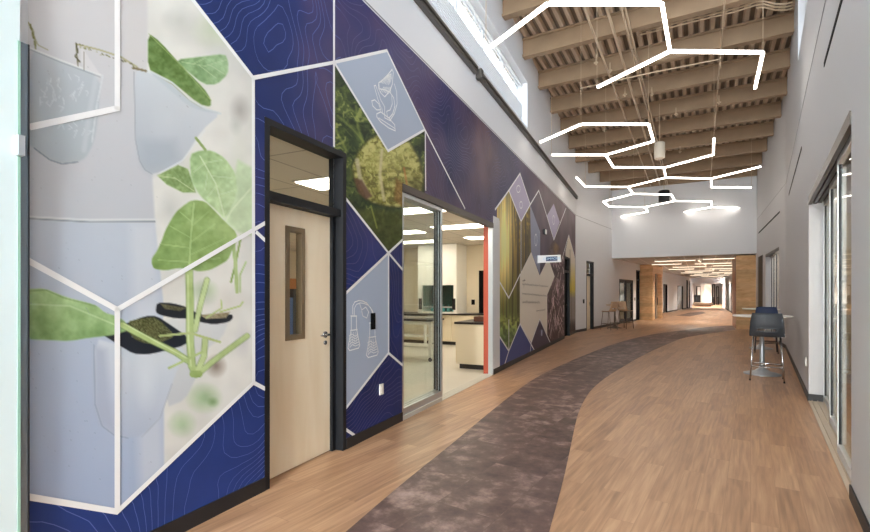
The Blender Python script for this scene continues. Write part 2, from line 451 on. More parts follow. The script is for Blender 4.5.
    P_.line([(133, 68), (140, 69.5), (146, 71)], 2.4, (112, 100, 66), .8); P_.line([(158, 77), (172, 84), (190, 101), (204, 109.5)], 1.0, (140, 140, 104), .7)
    P_.fill([(148, 71), (162, 78), (176, 88), (190, 101), (204, 109), (221, 113.6), (205, 112), (188, 106), (172, 92)], (186, 196, 204), .8)
    P_.line([(103, 75), (97, 104), (92, 142)], 1.6, (204, 210, 214), .7); P_.line([(96, 78), (90, 110), (84, 150)], 5, (192, 199, 205), .5, 3)
    P_.line([(30, 49.5), (60, 62), (100, 77)], 1.0, (120, 130, 138), .5); P_.line([(76, 43), (78, 52), (75, 56), (80, 62)], 1.6, (70, 68, 44), .8)
    for k in range(40):
        t_ = random.random(); P_.blob(76+61*t_+random.uniform(-1, 1), 44+23*t_+random.uniform(-1.5, 1.5), 1.1, .9, random.choice([(110, 112, 62), (150, 150, 92), (84, 78, 52)]), .8)
        P_.blob(30+6*t_, 24+24*t_+random.uniform(-2, 2), 1.1, 1.1, (128, 130, 74), .7)
    # lower leaves
    P_.line([(196, 138), (205.5, 150)], 2.6, (150, 182, 96))
    P_.fill([(157, 175.5), (178, 165), (188, 169), (196, 192.6), (183, 192.6), (167, 184.7)], (132, 166, 92), .6, var=34, vs=.4)
    P_.line([(158, 176), (175, 178), (194, 191)], .8, (200, 214, 168), .8)
    P_.fill([(238, 160), (252, 168), (253, 236), (238, 232), (225, 222)], (190, 214, 172), 2, var=14, vs=.15)
    lf = [(189.7, 154.5), (200, 150.5), (212, 150.5), (225, 158), (236, 174), (237, 195), (225, 220), (217, 211), (199, 195), (191, 180)]
    P_.fill(lf, (160, 200, 130), .8, (186, 214, 158), ((192, 160), (236, 200)), var=22, vs=.22)
    P_.line([(200, 156), (216, 184), (225, 219)], 1.2, (208, 226, 186), .9)
    for q in ([(208, 170), (205, 190)], [(212, 176), (232, 178)], [(216, 186), (207, 198)], [(219, 195), (235, 190)], [(204, 163), (222, 160)], [(204, 164), (194, 172)]): P_.line(q, .8, (204, 224, 182), .7)
    P_.line([(252, 187), (232, 210), (224, 225)], 1.2, (214, 228, 196), .9)
    # stems below the big leaf
    P_.line([(241, 236), (236, 262), (231, 282)], 2.2, (150, 185, 96)); P_.line([(233, 240), (236, 270), (237, 292)], 3.6, (176, 204, 130)); P_.line([(246, 262), (240, 275), (240, 292)], 1.8, (170, 200, 130))
    big = [(196, 200), (205, 201.5), (212, 208), (225, 221.6), (237, 233), (236, 243), (232, 250.5), (228, 260), (220, 265), (210, 270), (199, 271.6), (190, 269), (178, 268), (166, 270.5), (154, 269), (151.5, 263), (152, 258), (157, 251), (161, 242.6), (165, 231), (170, 221.6), (176, 212), (183, 206), (190, 201)]
    P_.fill(big, (124, 166, 78), .6, (148, 184, 96), ((160, 250), (222, 225)), var=16, vs=.18)
    P_.line([(194, 203), (191, 235), (189, 270)], 1.3, (172, 208, 128))
    for q in ([(192, 222), (180, 212)], [(192, 226), (208, 212)], [(191, 238), (170, 226)], [(191, 242), (215, 224)], [(191, 248), (160, 244)], [(190, 255), (226, 238)], [(190, 262), (158, 260)], [(190, 262), (220, 258)]): P_.line(q, .9, (164, 202, 116), .85)
    P_.spots(big, 40, (150, 196, 96), 1.6, .4)
    # net cups
    P_.fill([(160, 318), (229, 320), (222, 338), (205, 350), (196, 378), (185, 400), (165, 408), (163, 330)], (205, 209, 211), 1.2, (186, 192, 198), ((180, 320), (180, 400)))
    P_.fill([(157, 302.5), (172, 303), (187, 307), (199, 314.6), (220, 316), (232, 314), (233, 318), (229, 322), (214, 324.5), (200, 322), (193, 318.5), (176, 318.5), (160, 315), (155.6, 312)], (30, 34, 42), .6)
    P_.fill([(160, 303.5), (186, 308), (180, 311), (165, 309)], (88, 86, 60), .5, var=40, vs=.9)
    P_.fill([(200, 315), (230, 312), (226, 318), (206, 319)], (150, 140, 110), .5, var=40, vs=.9)
    P_.line([(206, 318), (222, 308), (221, 300)], 1.6, (176, 200, 120)); P_.line([(220, 312), (240, 306), (243, 302)], 1.8, (176, 200, 120))
    c1 = [(94, 338), (119, 345), (133, 352), (160, 352), (187, 344), (172, 384), (160, 418), (142, 436), (128, 438), (112, 434), (100, 424), (95, 404)]
    P_.fill(c1, (196, 205, 214), 1.2, (164, 176, 198), ((150, 350), (118, 436)))
    P_.fill([(94, 345), (106, 350), (110, 400), (116, 432), (100, 424), (95, 404)], (158, 168, 190), 4, a=.7)
    P_.blob(146, 380, 14, 36, (206, 214, 222), .6, .9)
    P_.line([(94, 345), (95, 404), (102, 426), (114, 435), (128, 438)], 1.2, (140, 152, 172), .8); P_.line([(172, 384), (160, 418), (142, 437)], 1.0, (150, 160, 176), .6)
    P_.fill([(100, 333), (122.6, 325), (145, 316), (157, 316), (172, 326), (188, 337), (186, 345), (160, 352), (147, 354.5), (133, 353.7), (119, 345)], (28, 34, 44), .6)
    P_.fill([(126, 322), (145, 317.5), (157, 317.5), (176, 336), (160, 343), (146, 344), (132, 338)], (84, 88, 50), .6, var=60, vs=1.1)
    # big leaf on the left
    P_.fill([(26, 289), (45, 288.5), (65, 297), (96, 305), (105, 313), (116, 316), (126, 322), (128, 330), (116, 335), (90, 337.6), (70, 341), (48, 340), (26, 339)], (150, 192, 118), .8, (128, 174, 98), ((60, 295), (70, 338)), var=20, vs=.12)
    P_.line([(28, 304), (70, 306), (118, 326)], 1.6, (184, 212, 160), .6); P_.line([(28, 291), (46, 290), (64, 298), (96, 306)], 1.4, (112, 156, 76), .6)
    # stems
    st = (168, 198, 112); dk = (112, 146, 74)
    for q, w_ in (([(122, 325), (150, 340), (175, 352), (190, 362), (196, 372)], 6.6), ([(207, 280), (200, 306), (195, 330)], 5.8), ([(189, 270), (190, 300), (190, 340), (192, 366), (196, 374)], 8), ([(247, 336), (228, 350), (212, 362), (198, 374)], 6), ([(205, 340), (204, 356), (198, 370)], 6.4)): P_.line(q, w_, dk, .8, 1.2)
    P_.line([(122, 325), (150, 340), (175, 352), (190, 362), (196, 372)], 5, st); P_.line([(124, 323.5), (150, 338), (188, 359)], 1.2, (206, 224, 164), .8)
    P_.line([(207, 280), (200, 306), (195, 330)], 4.5, (186, 210, 140)); P_.line([(189, 270), (190, 300), (190, 340), (192, 366), (196, 374)], 6.5, st); P_.line([(188, 275), (188.5, 340), (191, 366)], 1.5, (204, 222, 160), .8)
    P_.line([(247, 336), (228, 350), (212, 362), (198, 374)], 4.6, (176, 204, 124)); P_.line([(205, 340), (204, 356), (198, 370)], 5, (182, 206, 134)); P_.line([(169, 368), (186, 360), (202, 352)], 2.4, st); P_.line([(160, 336), (190, 333), (220, 342)], 2.4, (176, 196, 120))
    P_.line([(193, 374), (199, 374)], 7, (150, 184, 92))
    P_.spots([(30, 230), (155, 230), (160, 480), (30, 480)], 90, (120, 132, 150), .5, .6); P_.spots([(30, 60), (200, 60), (200, 215), (30, 215)], 60, (130, 136, 142), .5, .5)
    g_ = P_.c[..., 1]-(P_.c[..., 0]+P_.c[..., 2])/2; k_ = np.clip(g_/60, 0, 1)[..., None]
    m_ = P_.c.mean(axis=2, keepdims=True)
    sh = ((fbm(X*.09+40, Y*.09, 4)-.5)*44)[..., None]*k_
    P_.c = P_.c*(1-.28*k_)+m_*.28*k_+sh
    return np.clip(P_.c*.99+2, 0, 255)

def paint_squash(X, Y):
    P_ = Paint(X, Y, (50, 66, 40)); n = fbm(X*.12, Y*.05, 4)
    P_.mix(np.clip((n-.45)*3, 0, .7), (86, 104, 60))
    for k in range(46):
        x = random.uniform(335, 385); y = random.uniform(85, 240); l = random.uniform(5, 16)
        P_.line([(x, y), (x+l*.35+random.uniform(-2, 2), y+l*.5), (x+l*.8, y+l*.9)], random.uniform(.3, .9), random.choice([(150, 160, 84), (122, 138, 70), (176, 182, 110)]), .4, 1)
    w1 = fbm(X*.16+fbm(X*.1, Y*.1)*4, Y*.16+fbm(X*.1+9, Y*.1)*4, 4); P_.mix(np.clip((w1-.5)*5, 0, .75), (92, 108, 52)); P_.mix(np.clip((.44-w1)*6, 0, .75), (26, 38, 26)); P_.mix(np.clip((w1-.66)*9, 0, .7), (170, 176, 104))
    P_.mix(np.clip((Y-205)/20, 0, .5), (58, 66, 30))
    for q in ([(338, 116), (352, 128), (372, 152)], [(356, 106), (358, 128), (366, 150)], [(336, 130), (346, 150), (340, 178)]): P_.line(q, 2.0, (158, 170, 84), .6, 2.5)
    gourd = [(358, 152), (368, 140), (380, 133), (396, 132), (410, 142), (420, 160), (424, 178), (420, 200), (408, 206), (400, 208), (384, 206), (370, 202), (360, 194), (354, 180), (352, 166)]
    P_.fill(gourd, (168, 168, 92), 1.0, (128, 126, 60), ((375, 140), (400, 205)), var=42, vs=.35)
    for k in range(60):
        x = random.uniform(358, 420); a = (x-388)*.25
        P_.line([(388+(x-388)*.5, 136+abs(a)), (x, 165), (388+(x-388)*.75, 202-abs(a))], random.uniform(.5, 1.4), random.choice([(196, 196, 120), (108, 104, 46), (150, 148, 74), (206, 202, 140)]), .2, 1.2)
    gm = pip(gourd, X, Y); w2 = fbm(X*.35+fbm(X*.2, Y*.2)*5, Y*.28, 4)
    P_.mix(np.where(gm, np.clip((w2-.52)*5, 0, .7), 0), (214, 210, 140)); P_.mix(np.where(gm, np.clip((.44-w2)*6, 0, .75), 0), (92, 88, 40))
    P_.blob(392, 158, 24, 26, (206, 204, 130), .45, .9)
    P_.line(gourd+[gourd[0]], 2.2, (56, 58, 28), .6, 2.5); P_.blob(415, 188, 12, 20, (84, 82, 38), .6, .9)
    P_.line([(382, 150), (380, 175), (384, 200)], 3, (206, 200, 160), .8, 1.5); P_.line([(357, 160), (360, 178), (368, 196)], 4, (196, 190, 160), .8, 2)
    P_.fill([(354, 178), (362, 180), (372, 196), (366, 200), (358, 192)], (92, 62, 50), 1.2, a=.8); P_.fill([(396, 178), (404, 184), (402, 206), (394, 200)], (128, 84, 40), 1.5, a=.6)
    P_.line([(404, 168), (407, 185)], 2, (206, 120, 70), .5)
    P_.fill([(352, 208), (400, 212), (402, 240), (388, 252), (372, 232)], (74, 82, 34), 2, a=.7, var=30, vs=.3)
    P_.line([(371, 206), (377, 228)], 1.6, (140, 150, 70), .8)
    return P_.c

def paint_forest(X, Y):
    P_ = Paint(X, Y, (104, 84, 38)); g = np.exp(-((X-504)/10)**2-((Y-240)/60)**2)
    P_.mix(np.clip(g*1.0, 0, 1), (236, 206, 110)); 
    n = vnoise(X*1.5, Y*.03); P_.mix(np.clip((n-.5)*3.2, 0, .85)*(1-g*.7), (58, 48, 24))
    n2 = fbm(X*.6, Y*.25, 3); P_.mix(np.clip((n2-.5)*4, 0, .8)*np.clip((262-Y)/40, 0, 1), (176, 146, 44))
    P_.mix(np.clip((Y-262)/50, 0, 1)*.7, (86, 104, 52)); n3 = vnoise(X*1.7+9, Y*.02)
    P_.mix(np.clip((n3-.52)*3.4, 0, .8), (46, 44, 28))
    for x, w, c in ((499, .8, (60, 46, 26)), (503.3, .5, (120, 96, 40)), (512.4, .9, (44, 36, 22)), (517.8, 1.4, (40, 34, 22)), (522.6, .8, (120, 104, 70)), (525.4, 1.2, (52, 44, 26)), (529, .8, (64, 56, 34))):
        P_.line([(x, 200), (x+.3, 335)], w, c, .8)
    P_.mix(np.clip(g*1.25-.35, 0, 1), (250, 234, 160))
    n4 = fbm(X*.5, Y*.3, 3); P_.mix(np.clip((Y-312)/14, 0, 1)*np.clip((n4-.42)*5, 0, 1), (170, 184, 96)); P_.mix(np.clip((Y-322)/20, 0, .6), (66, 92, 58))
    return P_.c*1.15+8

def paint_branches(X, Y):
    P_ = Paint(X, Y, (62, 46, 46)); n = fbm(X*.5, Y*.3); P_.mix(np.clip((n-.45)*3, 0, .6), (96, 76, 80))
    for k in range(150):
        x = random.uniform(547, 566); y = random.uniform(262, 343); l = random.uniform(4, 12); a = random.uniform(-1, 1)
        P_.line([(x, y), (x+a*2, y-l*.5), (x+a*3+random.uniform(-1, 1), y-l)], random.uniform(.25, .6), random.choice([(206, 180, 190), (170, 140, 150), (224, 206, 206), (36, 28, 30)]), .75, .3)
    P_.blob(556, 248, 4, 8, (130, 100, 50), .6)
    return P_.c*1.12+6

def paint_end(X, Y):
    P_ = Paint(X, Y, (222, 212, 196)); P_.mix(np.clip((Y-262)/26, 0, 1), (208, 190, 66)); P_.mix(np.clip((Y-290)/8, 0, 1), (140, 132, 126)); P_.mix(np.clip((Y-318)/8, 0, 1), (62, 54, 56))
    P_.line([(570, 250), (572, 330)], .6, (90, 80, 70), .6)
    return P_.c

def build_mural():
    root = empty('wall_mural', L1.pt(6.0, -.003, 2.2)); off = root.location
    tag(root, 'floor-to-high navy printed mural with contour lines and photo hexagons covering the left wall', 'mural')
    M = mural_field_mat()
    white = mat('mural_white', (236, 238, 240), .5); pale = mat('mural_pale', (168, 182, 204), .5); lav = mat('mural_lavender', (176, 168, 198), .5)
    cream = mat('mural_cream', (232, 226, 214), .5); cont = mat('mural_contour', (80, 98, 162), .5); blue = mat('mural_blue', (56, 72, 138), .5); plum = mat('mural_plum', (62, 50, 76), .5)
    contd = mat('mural_contour_far', (78, 74, 124), .5); ink = mat('mural_ink', (112, 106, 104), .5); slate = mat('mural_slate', (132, 138, 164), .5)
    b = MB()
    for (a0, a1, z0, z1) in RECTS: b.quad(L1.pt(a0, -.002, z0), L1.pt(a1, -.002, z0), L1.pt(a1, -.002, z1), L1.pt(a0, -.002, z1))
    b.build('printed_background', M, root)
    def panel(name, poly, m, label, d=-.004):
        q = MB(); mural_poly(q, pxpoly(poly), d); o = q.build(name, m, root); o['label'] = label; return o
    def pp(*a, **k):
        o = print_panel(*a, **k)
        for_v = o.data; co = np.empty(len(for_v.vertices)*3); for_v.vertices.foreach_get('co', co)
        co = co.reshape(-1, 3)-np.array(off); for_v.vertices.foreach_set('co', co.ravel()); for_v.update(); return o
    pp('plant_photo_print', PL, 28, 254, -4, 512, 1.0, paint_plant, root, -.004, label='photo of seedlings growing from a white hydroponic tower')
    up = [(28, -208), (192, 0), (195, 4), (28, 4)]
    pp('plant_photo_print', up, 28, 196, -212, 0, 4.0, paint_plant, root, -.0035, label='upper end of the seedling photo')
    panel('microscope_panel', MIC, pale, 'pale blue panel with a white line-drawn microscope')
    pp('squash_photo_print', SQ, 333, 426, 63, 254, .7, paint_squash, root, -.004, label='photo of a yellow green gourd among dark leaves', holes=(MIC,))
    panel('flask_panel', FLK, pale, 'pale blue panel with two white line-drawn flasks')
    pp('forest_photo_print', FO, 497, 531, 188, 352, .35, paint_forest, root, -.004, label='photo of tall sunlit forest trunks', holes=(LZ,), ystep=.8)
    panel('diamond_panel', LZ, lav, 'lavender diamond with white line drawing', -.0045)
    pp('branch_photo_print', BR, 547, 566, 240, 347, .35, paint_branches, root, -.004, label='photo of pinkish bare branches', holes=(WH,), ystep=.6)
    pp('landscape_photo_print', END, 565.5, 575, 235, 345, .4, paint_end, root, -.004, label='cream and yellow landscape strip', ystep=1.0)
    panel('quote_panel', WH, cream, 'cream panel with lines of handwriting', -.0045)
    panel('diamond_panel', DI2, lav, 'smaller lavender diamond further along the wall')
    panel('slate_panel', BAND, slate, 'slate blue slanted panel')
    panel('blue_triangle_panel', [(497, 333), (508.5, 351), (519.7, 323.8), (531, 342.6), (535, 352), (520, 375), (497, 385)], blue, 'deep blue triangle at the foot of the mural')
    panel('plum_triangle_panel', [(531, 342.6), (539.5, 319), (551.5, 345), (551, 352), (536, 360)], plum, 'dark plum triangle at the foot of the mural')
    # white border lines
    w = MB()
    for ln in ([(28, 261), (116.5, 309.6)], [(116.5, 309.6), (264, 223.3)], [(116.5, 309.6), (116.5, 511.4)], [(28, 496.6), (116.5, 511.4)], [(116.5, 511.4), (253, 382.6), (264, 388.5)],
               [(252.6, 78), (253, 382.6)], [(110, -104), (192, 0), (252.6, 78)], [(252.6, 78), (333.4, 62.5), (386.4, 50.7)], [(333.4, -40), (333.4, 62), (333.4, 146)], [(256, 232.5), (264, 240)],
               [(30, 127), (116.5, 108.5), (116.5, -60)],
               [(386.4, 50.7), (424.4, 129.7), (387.5, 151), (334, 63)], [(424.4, 129.7), (464.5, 208.5)], [(424.8, 131), (425.2, 190)], [(344, 197), (388, 253), (404, 272)], [(404, 238), (388, 253), (388, 353), (403, 366)],
               [(388, 353), (345, 408.5)], [(388, 253), (345, 293.5)], [(344, 428.5), (353.5, 435)]):
        w = MB(); strip(w, pxpoly(ln), .029, -.007); w.build('border_line', white, root)
    for ln in ([(494.8, 209.5), (508.5, 190.4), (519.7, 173.5), (530, 204.5), (520.7, 221.4), (508.5, 190.4)], [(530, 204.5), (538.5, 190.4), (546.6, 216), (553.6, 240), (565.8, 208)], [(497, 278), (508.5, 298), (519.7, 274.5)], [(520.7, 221.4), (520.7, 272)],
               [(497, 333), (508.5, 351), (519.7, 323.8), (535, 352)], [(508.5, 351), (504.5, 364)], [(508.5, 320), (508.5, 351)], [(531, 342.6), (539.5, 319), (551, 345)], [(531, 342.6), (530, 351)], [(561, 262), (568.6, 235), (574.5, 257)]):
        w = MB(); strip(w, pxpoly(ln), .04, -.007); w.build('border_line', white, root)
    # line drawings
    G_ = [MB()]
    def dr(pts, wd=.008): strip(G_[0], pxpoly(pts), wd, -.009)
    def done(nm, lb=None):
        o = G_[0].build(nm, white, root); G_[0] = MB()
        if lb: o['label'] = lb
    for dx, dy in ((0, 0), (18.5, 7)):     # two flasks
        X0 = 353+dx; Y0 = 323+dy
        dr([(X0-3, Y0-7), (X0+3, Y0-7)], .014); dr([(X0-2.5, Y0-6), (X0-2.5, Y0+6), (X0-5.8, Y0+25), (X0-4, Y0+27.5), (X0+4.8, Y0+25), (X0+6, Y0+22), (X0+2.8, Y0+6), (X0+2.6, Y0-6)], .012)
        dr([(X0-3.3, Y0+7.5), (X0+3.6, Y0+6.5)], .012)
        for k in range(5): dr([(X0-4.8+k*.2, Y0+13+k*2.9), (X0-1.6, Y0+11+k*2.6), (X0+1.5, Y0+13.4+k*2.4), (X0+4+k*.3, Y0+11+k*2.6)], .008)
        for k in range(4): dr([(X0-4+k*2, Y0+24-k), (X0-3+k*2, Y0+16), (X0-2+k*1.8, Y0+9)], .006)
        done('flask_drawing', 'white outline drawing of a stoppered flask')
    arc = [(352, 314), (352, 306), (354, 302), (358, 300.5), (362, 301), (366, 303), (370, 308), (372, 313), (371.5, 322)]
    dr(arc, .012); dr([(x+1.6, y+2.4) for x, y in arc[:-1]], .010)
    dr([(359, 304), (361, 310), (365, 307), (368, 312), (366, 318), (362, 316), (361, 311)], .010)
    done('tube_drawing')
    mic = [(391.5, 69.5), (392.6, 72.5), (391.6, 84), (389, 92), (393, 98), (394.2, 106), (392, 114), (388.5, 118)]
    dr(mic, .013); dr([(391.5, 69.5), (387, 75), (382, 80), (378, 83), (379, 89), (384, 90), (389, 92)], .013); dr([(378, 83), (377.6, 88), (380, 93), (384, 97), (387.6, 93)], .012)
    dr([(391, 96), (391.6, 104), (389.5, 110), (386, 111.5)], .011); dr([(373.4, 86), (375, 85.5), (380, 100), (384, 107)], .011); dr([(373.4, 86), (377, 99), (380, 107)], .011)
    dr([(371, 101), (374, 100), (378, 104), (380, 110), (376, 110), (372, 106), (371, 101)], .012); dr([(376, 114), (380, 112), (388, 118), (394, 125), (394.6, 131), (388, 128), (380, 122), (376, 117), (376, 114)], .013)
    dr([(378, 118), (388, 124.5), (394, 128.5)], .010); dr([(381, 108), (382, 114)], .012); dr([(386, 112), (387, 118)], .012)
    for k in range(6): dr([(380+k*1.5, 83+k*.4), (386+k*.9, 76-k*.5), (389+k*.4, 84-k)], .009)
    dr([(393.6, 84), (396, 92), (396.4, 104), (393.5, 114), (389.6, 120)], .012); dr([(384, 107), (384, 118), (390, 121)], .012)
    for k in range(6): dr([(380+k*1.6, 92+k*.4), (383+k*1.4, 87), (384.6+k*1.1, 93)], .007)
    done('microscope_drawing', 'white outline drawing of a microscope')
    for k in range(5):
        a = k*1.25
        done('diamond_doodle') if k == 0 else None
        dr([(518+1.9*math.cos(a+q*.7), 189+3.6*math.sin(a+q*.7)) for q in range(4)], .02)
        dr([(520.6+1.5*math.cos(a+q*.7), 205+3.5*math.sin(a+q*.7)) for q in range(4)], .02)
        dr([(553.2+1.2*math.cos(a+q*.7), 220+4.5*math.sin(a+q*.7)) for q in range(4)], .02)
        dr([(535.6+1.2*math.cos(a+q*.7), 240+6*math.sin(a+q*.7)) for q in range(4)], .02)
    done('diamond_doodle')
    # handwriting
    for (x0, x1, y0, y1, am) in ((522, 548, 284.2, 286.5, 1.2), (522, 546.5, 293.6, 296, 1.2), (522, 539.5, 302.2, 302.6, 1.5), (536, 545, 311, 309.8, 1.0)):
        h = MB(); n = int((x1-x0)*2.6); pts = []
        for k in range(n):
            f = k/(n-1); tall = 2.0 if random.random() < .16 else 1.0
            pts.append((x0+(x1-x0)*f+random.uniform(-.15, .15), y0+(y1-y0)*f+(am*.55 if k % 2 else -am*.55*tall)))
        strip(h, pxpoly(pts), .011, -.009); h.build('handwriting_line', ink, root)
    h = MB(); strip(h, pxpoly([(522, 281), (525, 280.4), (523.6, 279.6), (523.4, 288)]), .014, -.009)
    h.build('handwriting_initial', ink, root)
    # topographic contour lines
    photo = [PL, MIC, SQ, FLK]
    def field(t, z):
        return mnoise.noise(Vector((t*.62+3.1, z*.62, .3))) + .45*mnoise.noise(Vector((t*1.4, z*1.4, 5.2))) + .12*mnoise.noise(Vector((t*3.3, z*3.3, 1.7)))
    st_ = .05; tN = int((12.5-T_M0)/st_); zN = int((MT-.1)/st_)
    G = [[field(T_M0+i*st_, .1+j*st_) for j in range(zN+1)] for i in range(tN+1)]
    near, far = MB(), MB(); levels = [k*.06-.9 for k in range(31)]
    for i in range(tN):
        for j in range(zN):
            v = (G[i][j], G[i+1][j], G[i+1][j+1], G[i][j+1]); lo, hi = min(v), max(v)
            c = ((T_M0+i*st_, .1+j*st_), (T_M0+(i+1)*st_, .1+j*st_), (T_M0+(i+1)*st_, .1+(j+1)*st_), (T_M0+i*st_, .1+(j+1)*st_))
            L = [l for l in levels if lo < l < hi]
            if not L: continue
            px, py = L1.px(c[0][0]+st_/2, c[0][1]+st_/2)
            if any(pip(q, np.array([px]), np.array([py]))[0] for q in photo): continue
            if px > 497 and (px > 520 or py > 190): continue
            for l in L:
                pts = []
                for k in range(4):
                    a, bb = v[k], v[(k+1) % 4]
                    if (a < l) != (bb < l):
                        f = (l-a)/(bb-a); p, q = c[k], c[(k+1) % 4]
                        pts.append((p[0]+(q[0]-p[0])*f, p[1]+(q[1]-p[1])*f))
                if len(pts) >= 2: strip(near if px < 340 else far, pts[:2], .0038 if px < 260 else .006, -.003)
    near.build('contour_lines', cont, root); far.build('contour_lines', contd, root)
    return root
build_mural()
# ================================================================= MATERIALS
wall_w = mat('wall_white', (219, 221, 225), .7, bump=.15, bscale=300)
wall_g = mat('wall_grey', (192, 193, 196), .7, bump=.15, bscale=300)
wall_lab = mat('wall_lab', (232, 220, 196), .7)
black = mat('black_frame', (24, 26, 31), .5, spec=.35)
basem = mat('baseboard_black', (34, 33, 35), .5)
alu = mat('aluminium', (196, 200, 204), .32, .75)
aluw = mat('aluminium_white', (216, 218, 220), .4, .3)
bronze = mat('bronze_dark', (70, 62, 56), .4, .4)
chrome = mat('chrome', (205, 208, 212), .18, 1.0)
beamm = mat('beam_tan', (152, 128, 102), .65, var=.24, vscale=2.5)
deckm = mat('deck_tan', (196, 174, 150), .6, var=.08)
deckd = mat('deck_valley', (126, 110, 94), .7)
pipem = mat('pipe_tan', (196, 174, 146), .5)
slotm = mat('slot_black', (14, 14, 16), .7, spec=.08)
glass = glass_mat('clear_glass', (252, 254, 253)); glassc = glass_mat('clerestory_glass', (150, 154, 158)); glass2 = glass_mat('tinted_glass', (214, 226, 226), .2)
lightm = mat('lamp_diffuser', (255, 255, 255), .5, emit=(255, 244, 230), estr=LAMP)
trofm = mat('troffer_diffuser', (255, 255, 255), .5, emit=(255, 243, 222), estr=TROF)
downm = mat('downlight_diffuser', (255, 255, 255), .5, emit=(255, 236, 205), estr=DOWN)
tilem = None

def maple(name, c1, c2, scale=(1, 14, 1), rough=.4, planks=None):
    m = bpy.data.materials.new(name); m.use_nodes = True
    nt = m.node_tree; N = nt.nodes; K = nt.links; b = N['Principled BSDF']; b.inputs['Roughness'].default_value = rough
    tc = N.new('ShaderNodeTexCoord'); mp = N.new('ShaderNodeMapping'); mp.inputs['Scale'].default_value = scale
    K.new(tc.outputs['Object'], mp.inputs['Vector'])
    nz = N.new('ShaderNodeTexNoise'); nz.inputs['Scale'].default_value = 1.0; nz.inputs['Detail'].default_value = 8; nz.inputs['Distortion'].default_value = .6
    K.new(mp.outputs[0], nz.inputs['Vector'])
    cr = N.new('ShaderNodeValToRGB'); cr.color_ramp.elements[0].position = .3; cr.color_ramp.elements[0].color = lin(c1)
    cr.color_ramp.elements[1].position = .7; cr.color_ramp.elements[1].color = lin(c2); K.new(nz.outputs['Fac'], cr.inputs['Fac'])
    K.new(cr.outputs['Color'], b.inputs['Base Color'])
    if planks:
        sx = N.new('ShaderNodeSeparateXYZ'); K.new(tc.outputs['Object'], sx.inputs[0])
        ml = N.new('ShaderNodeMath'); ml.operation = 'MULTIPLY'; ml.inputs[1].default_value = 1/planks; K.new(sx.outputs['Z'], ml.inputs[0])
        fl = N.new('ShaderNodeMath'); fl.operation = 'FLOOR'; K.new(ml.outputs[0], fl.inputs[0])
        wn = N.new('ShaderNodeTexWhiteNoise'); wn.noise_dimensions = '1D'; K.new(fl.outputs[0], wn.inputs['W'])
        mr = N.new('ShaderNodeMapRange'); mr.inputs['To Min'].default_value = .82; mr.inputs['To Max'].default_value = 1.12; K.new(wn.outputs['Value'], mr.inputs['Value'])
        hs = N.new('ShaderNodeHueSaturation'); K.new(cr.outputs['Color'], hs.inputs['Color']); K.new(mr.outputs['Result'], hs.inputs['Value']); K.new(hs.outputs['Color'], b.inputs['Base Color'])
    MATS[name] = m; return m
maplem = maple('maple_door', (238, 220, 188), (248, 234, 208), (5, 5, .9))
oakm = maple('oak_cladding', (200, 156, 110), (226, 188, 142), (3, 3, 10), planks=.19)
cabm = mat('cabinet_cream', (226, 214, 188), .5)

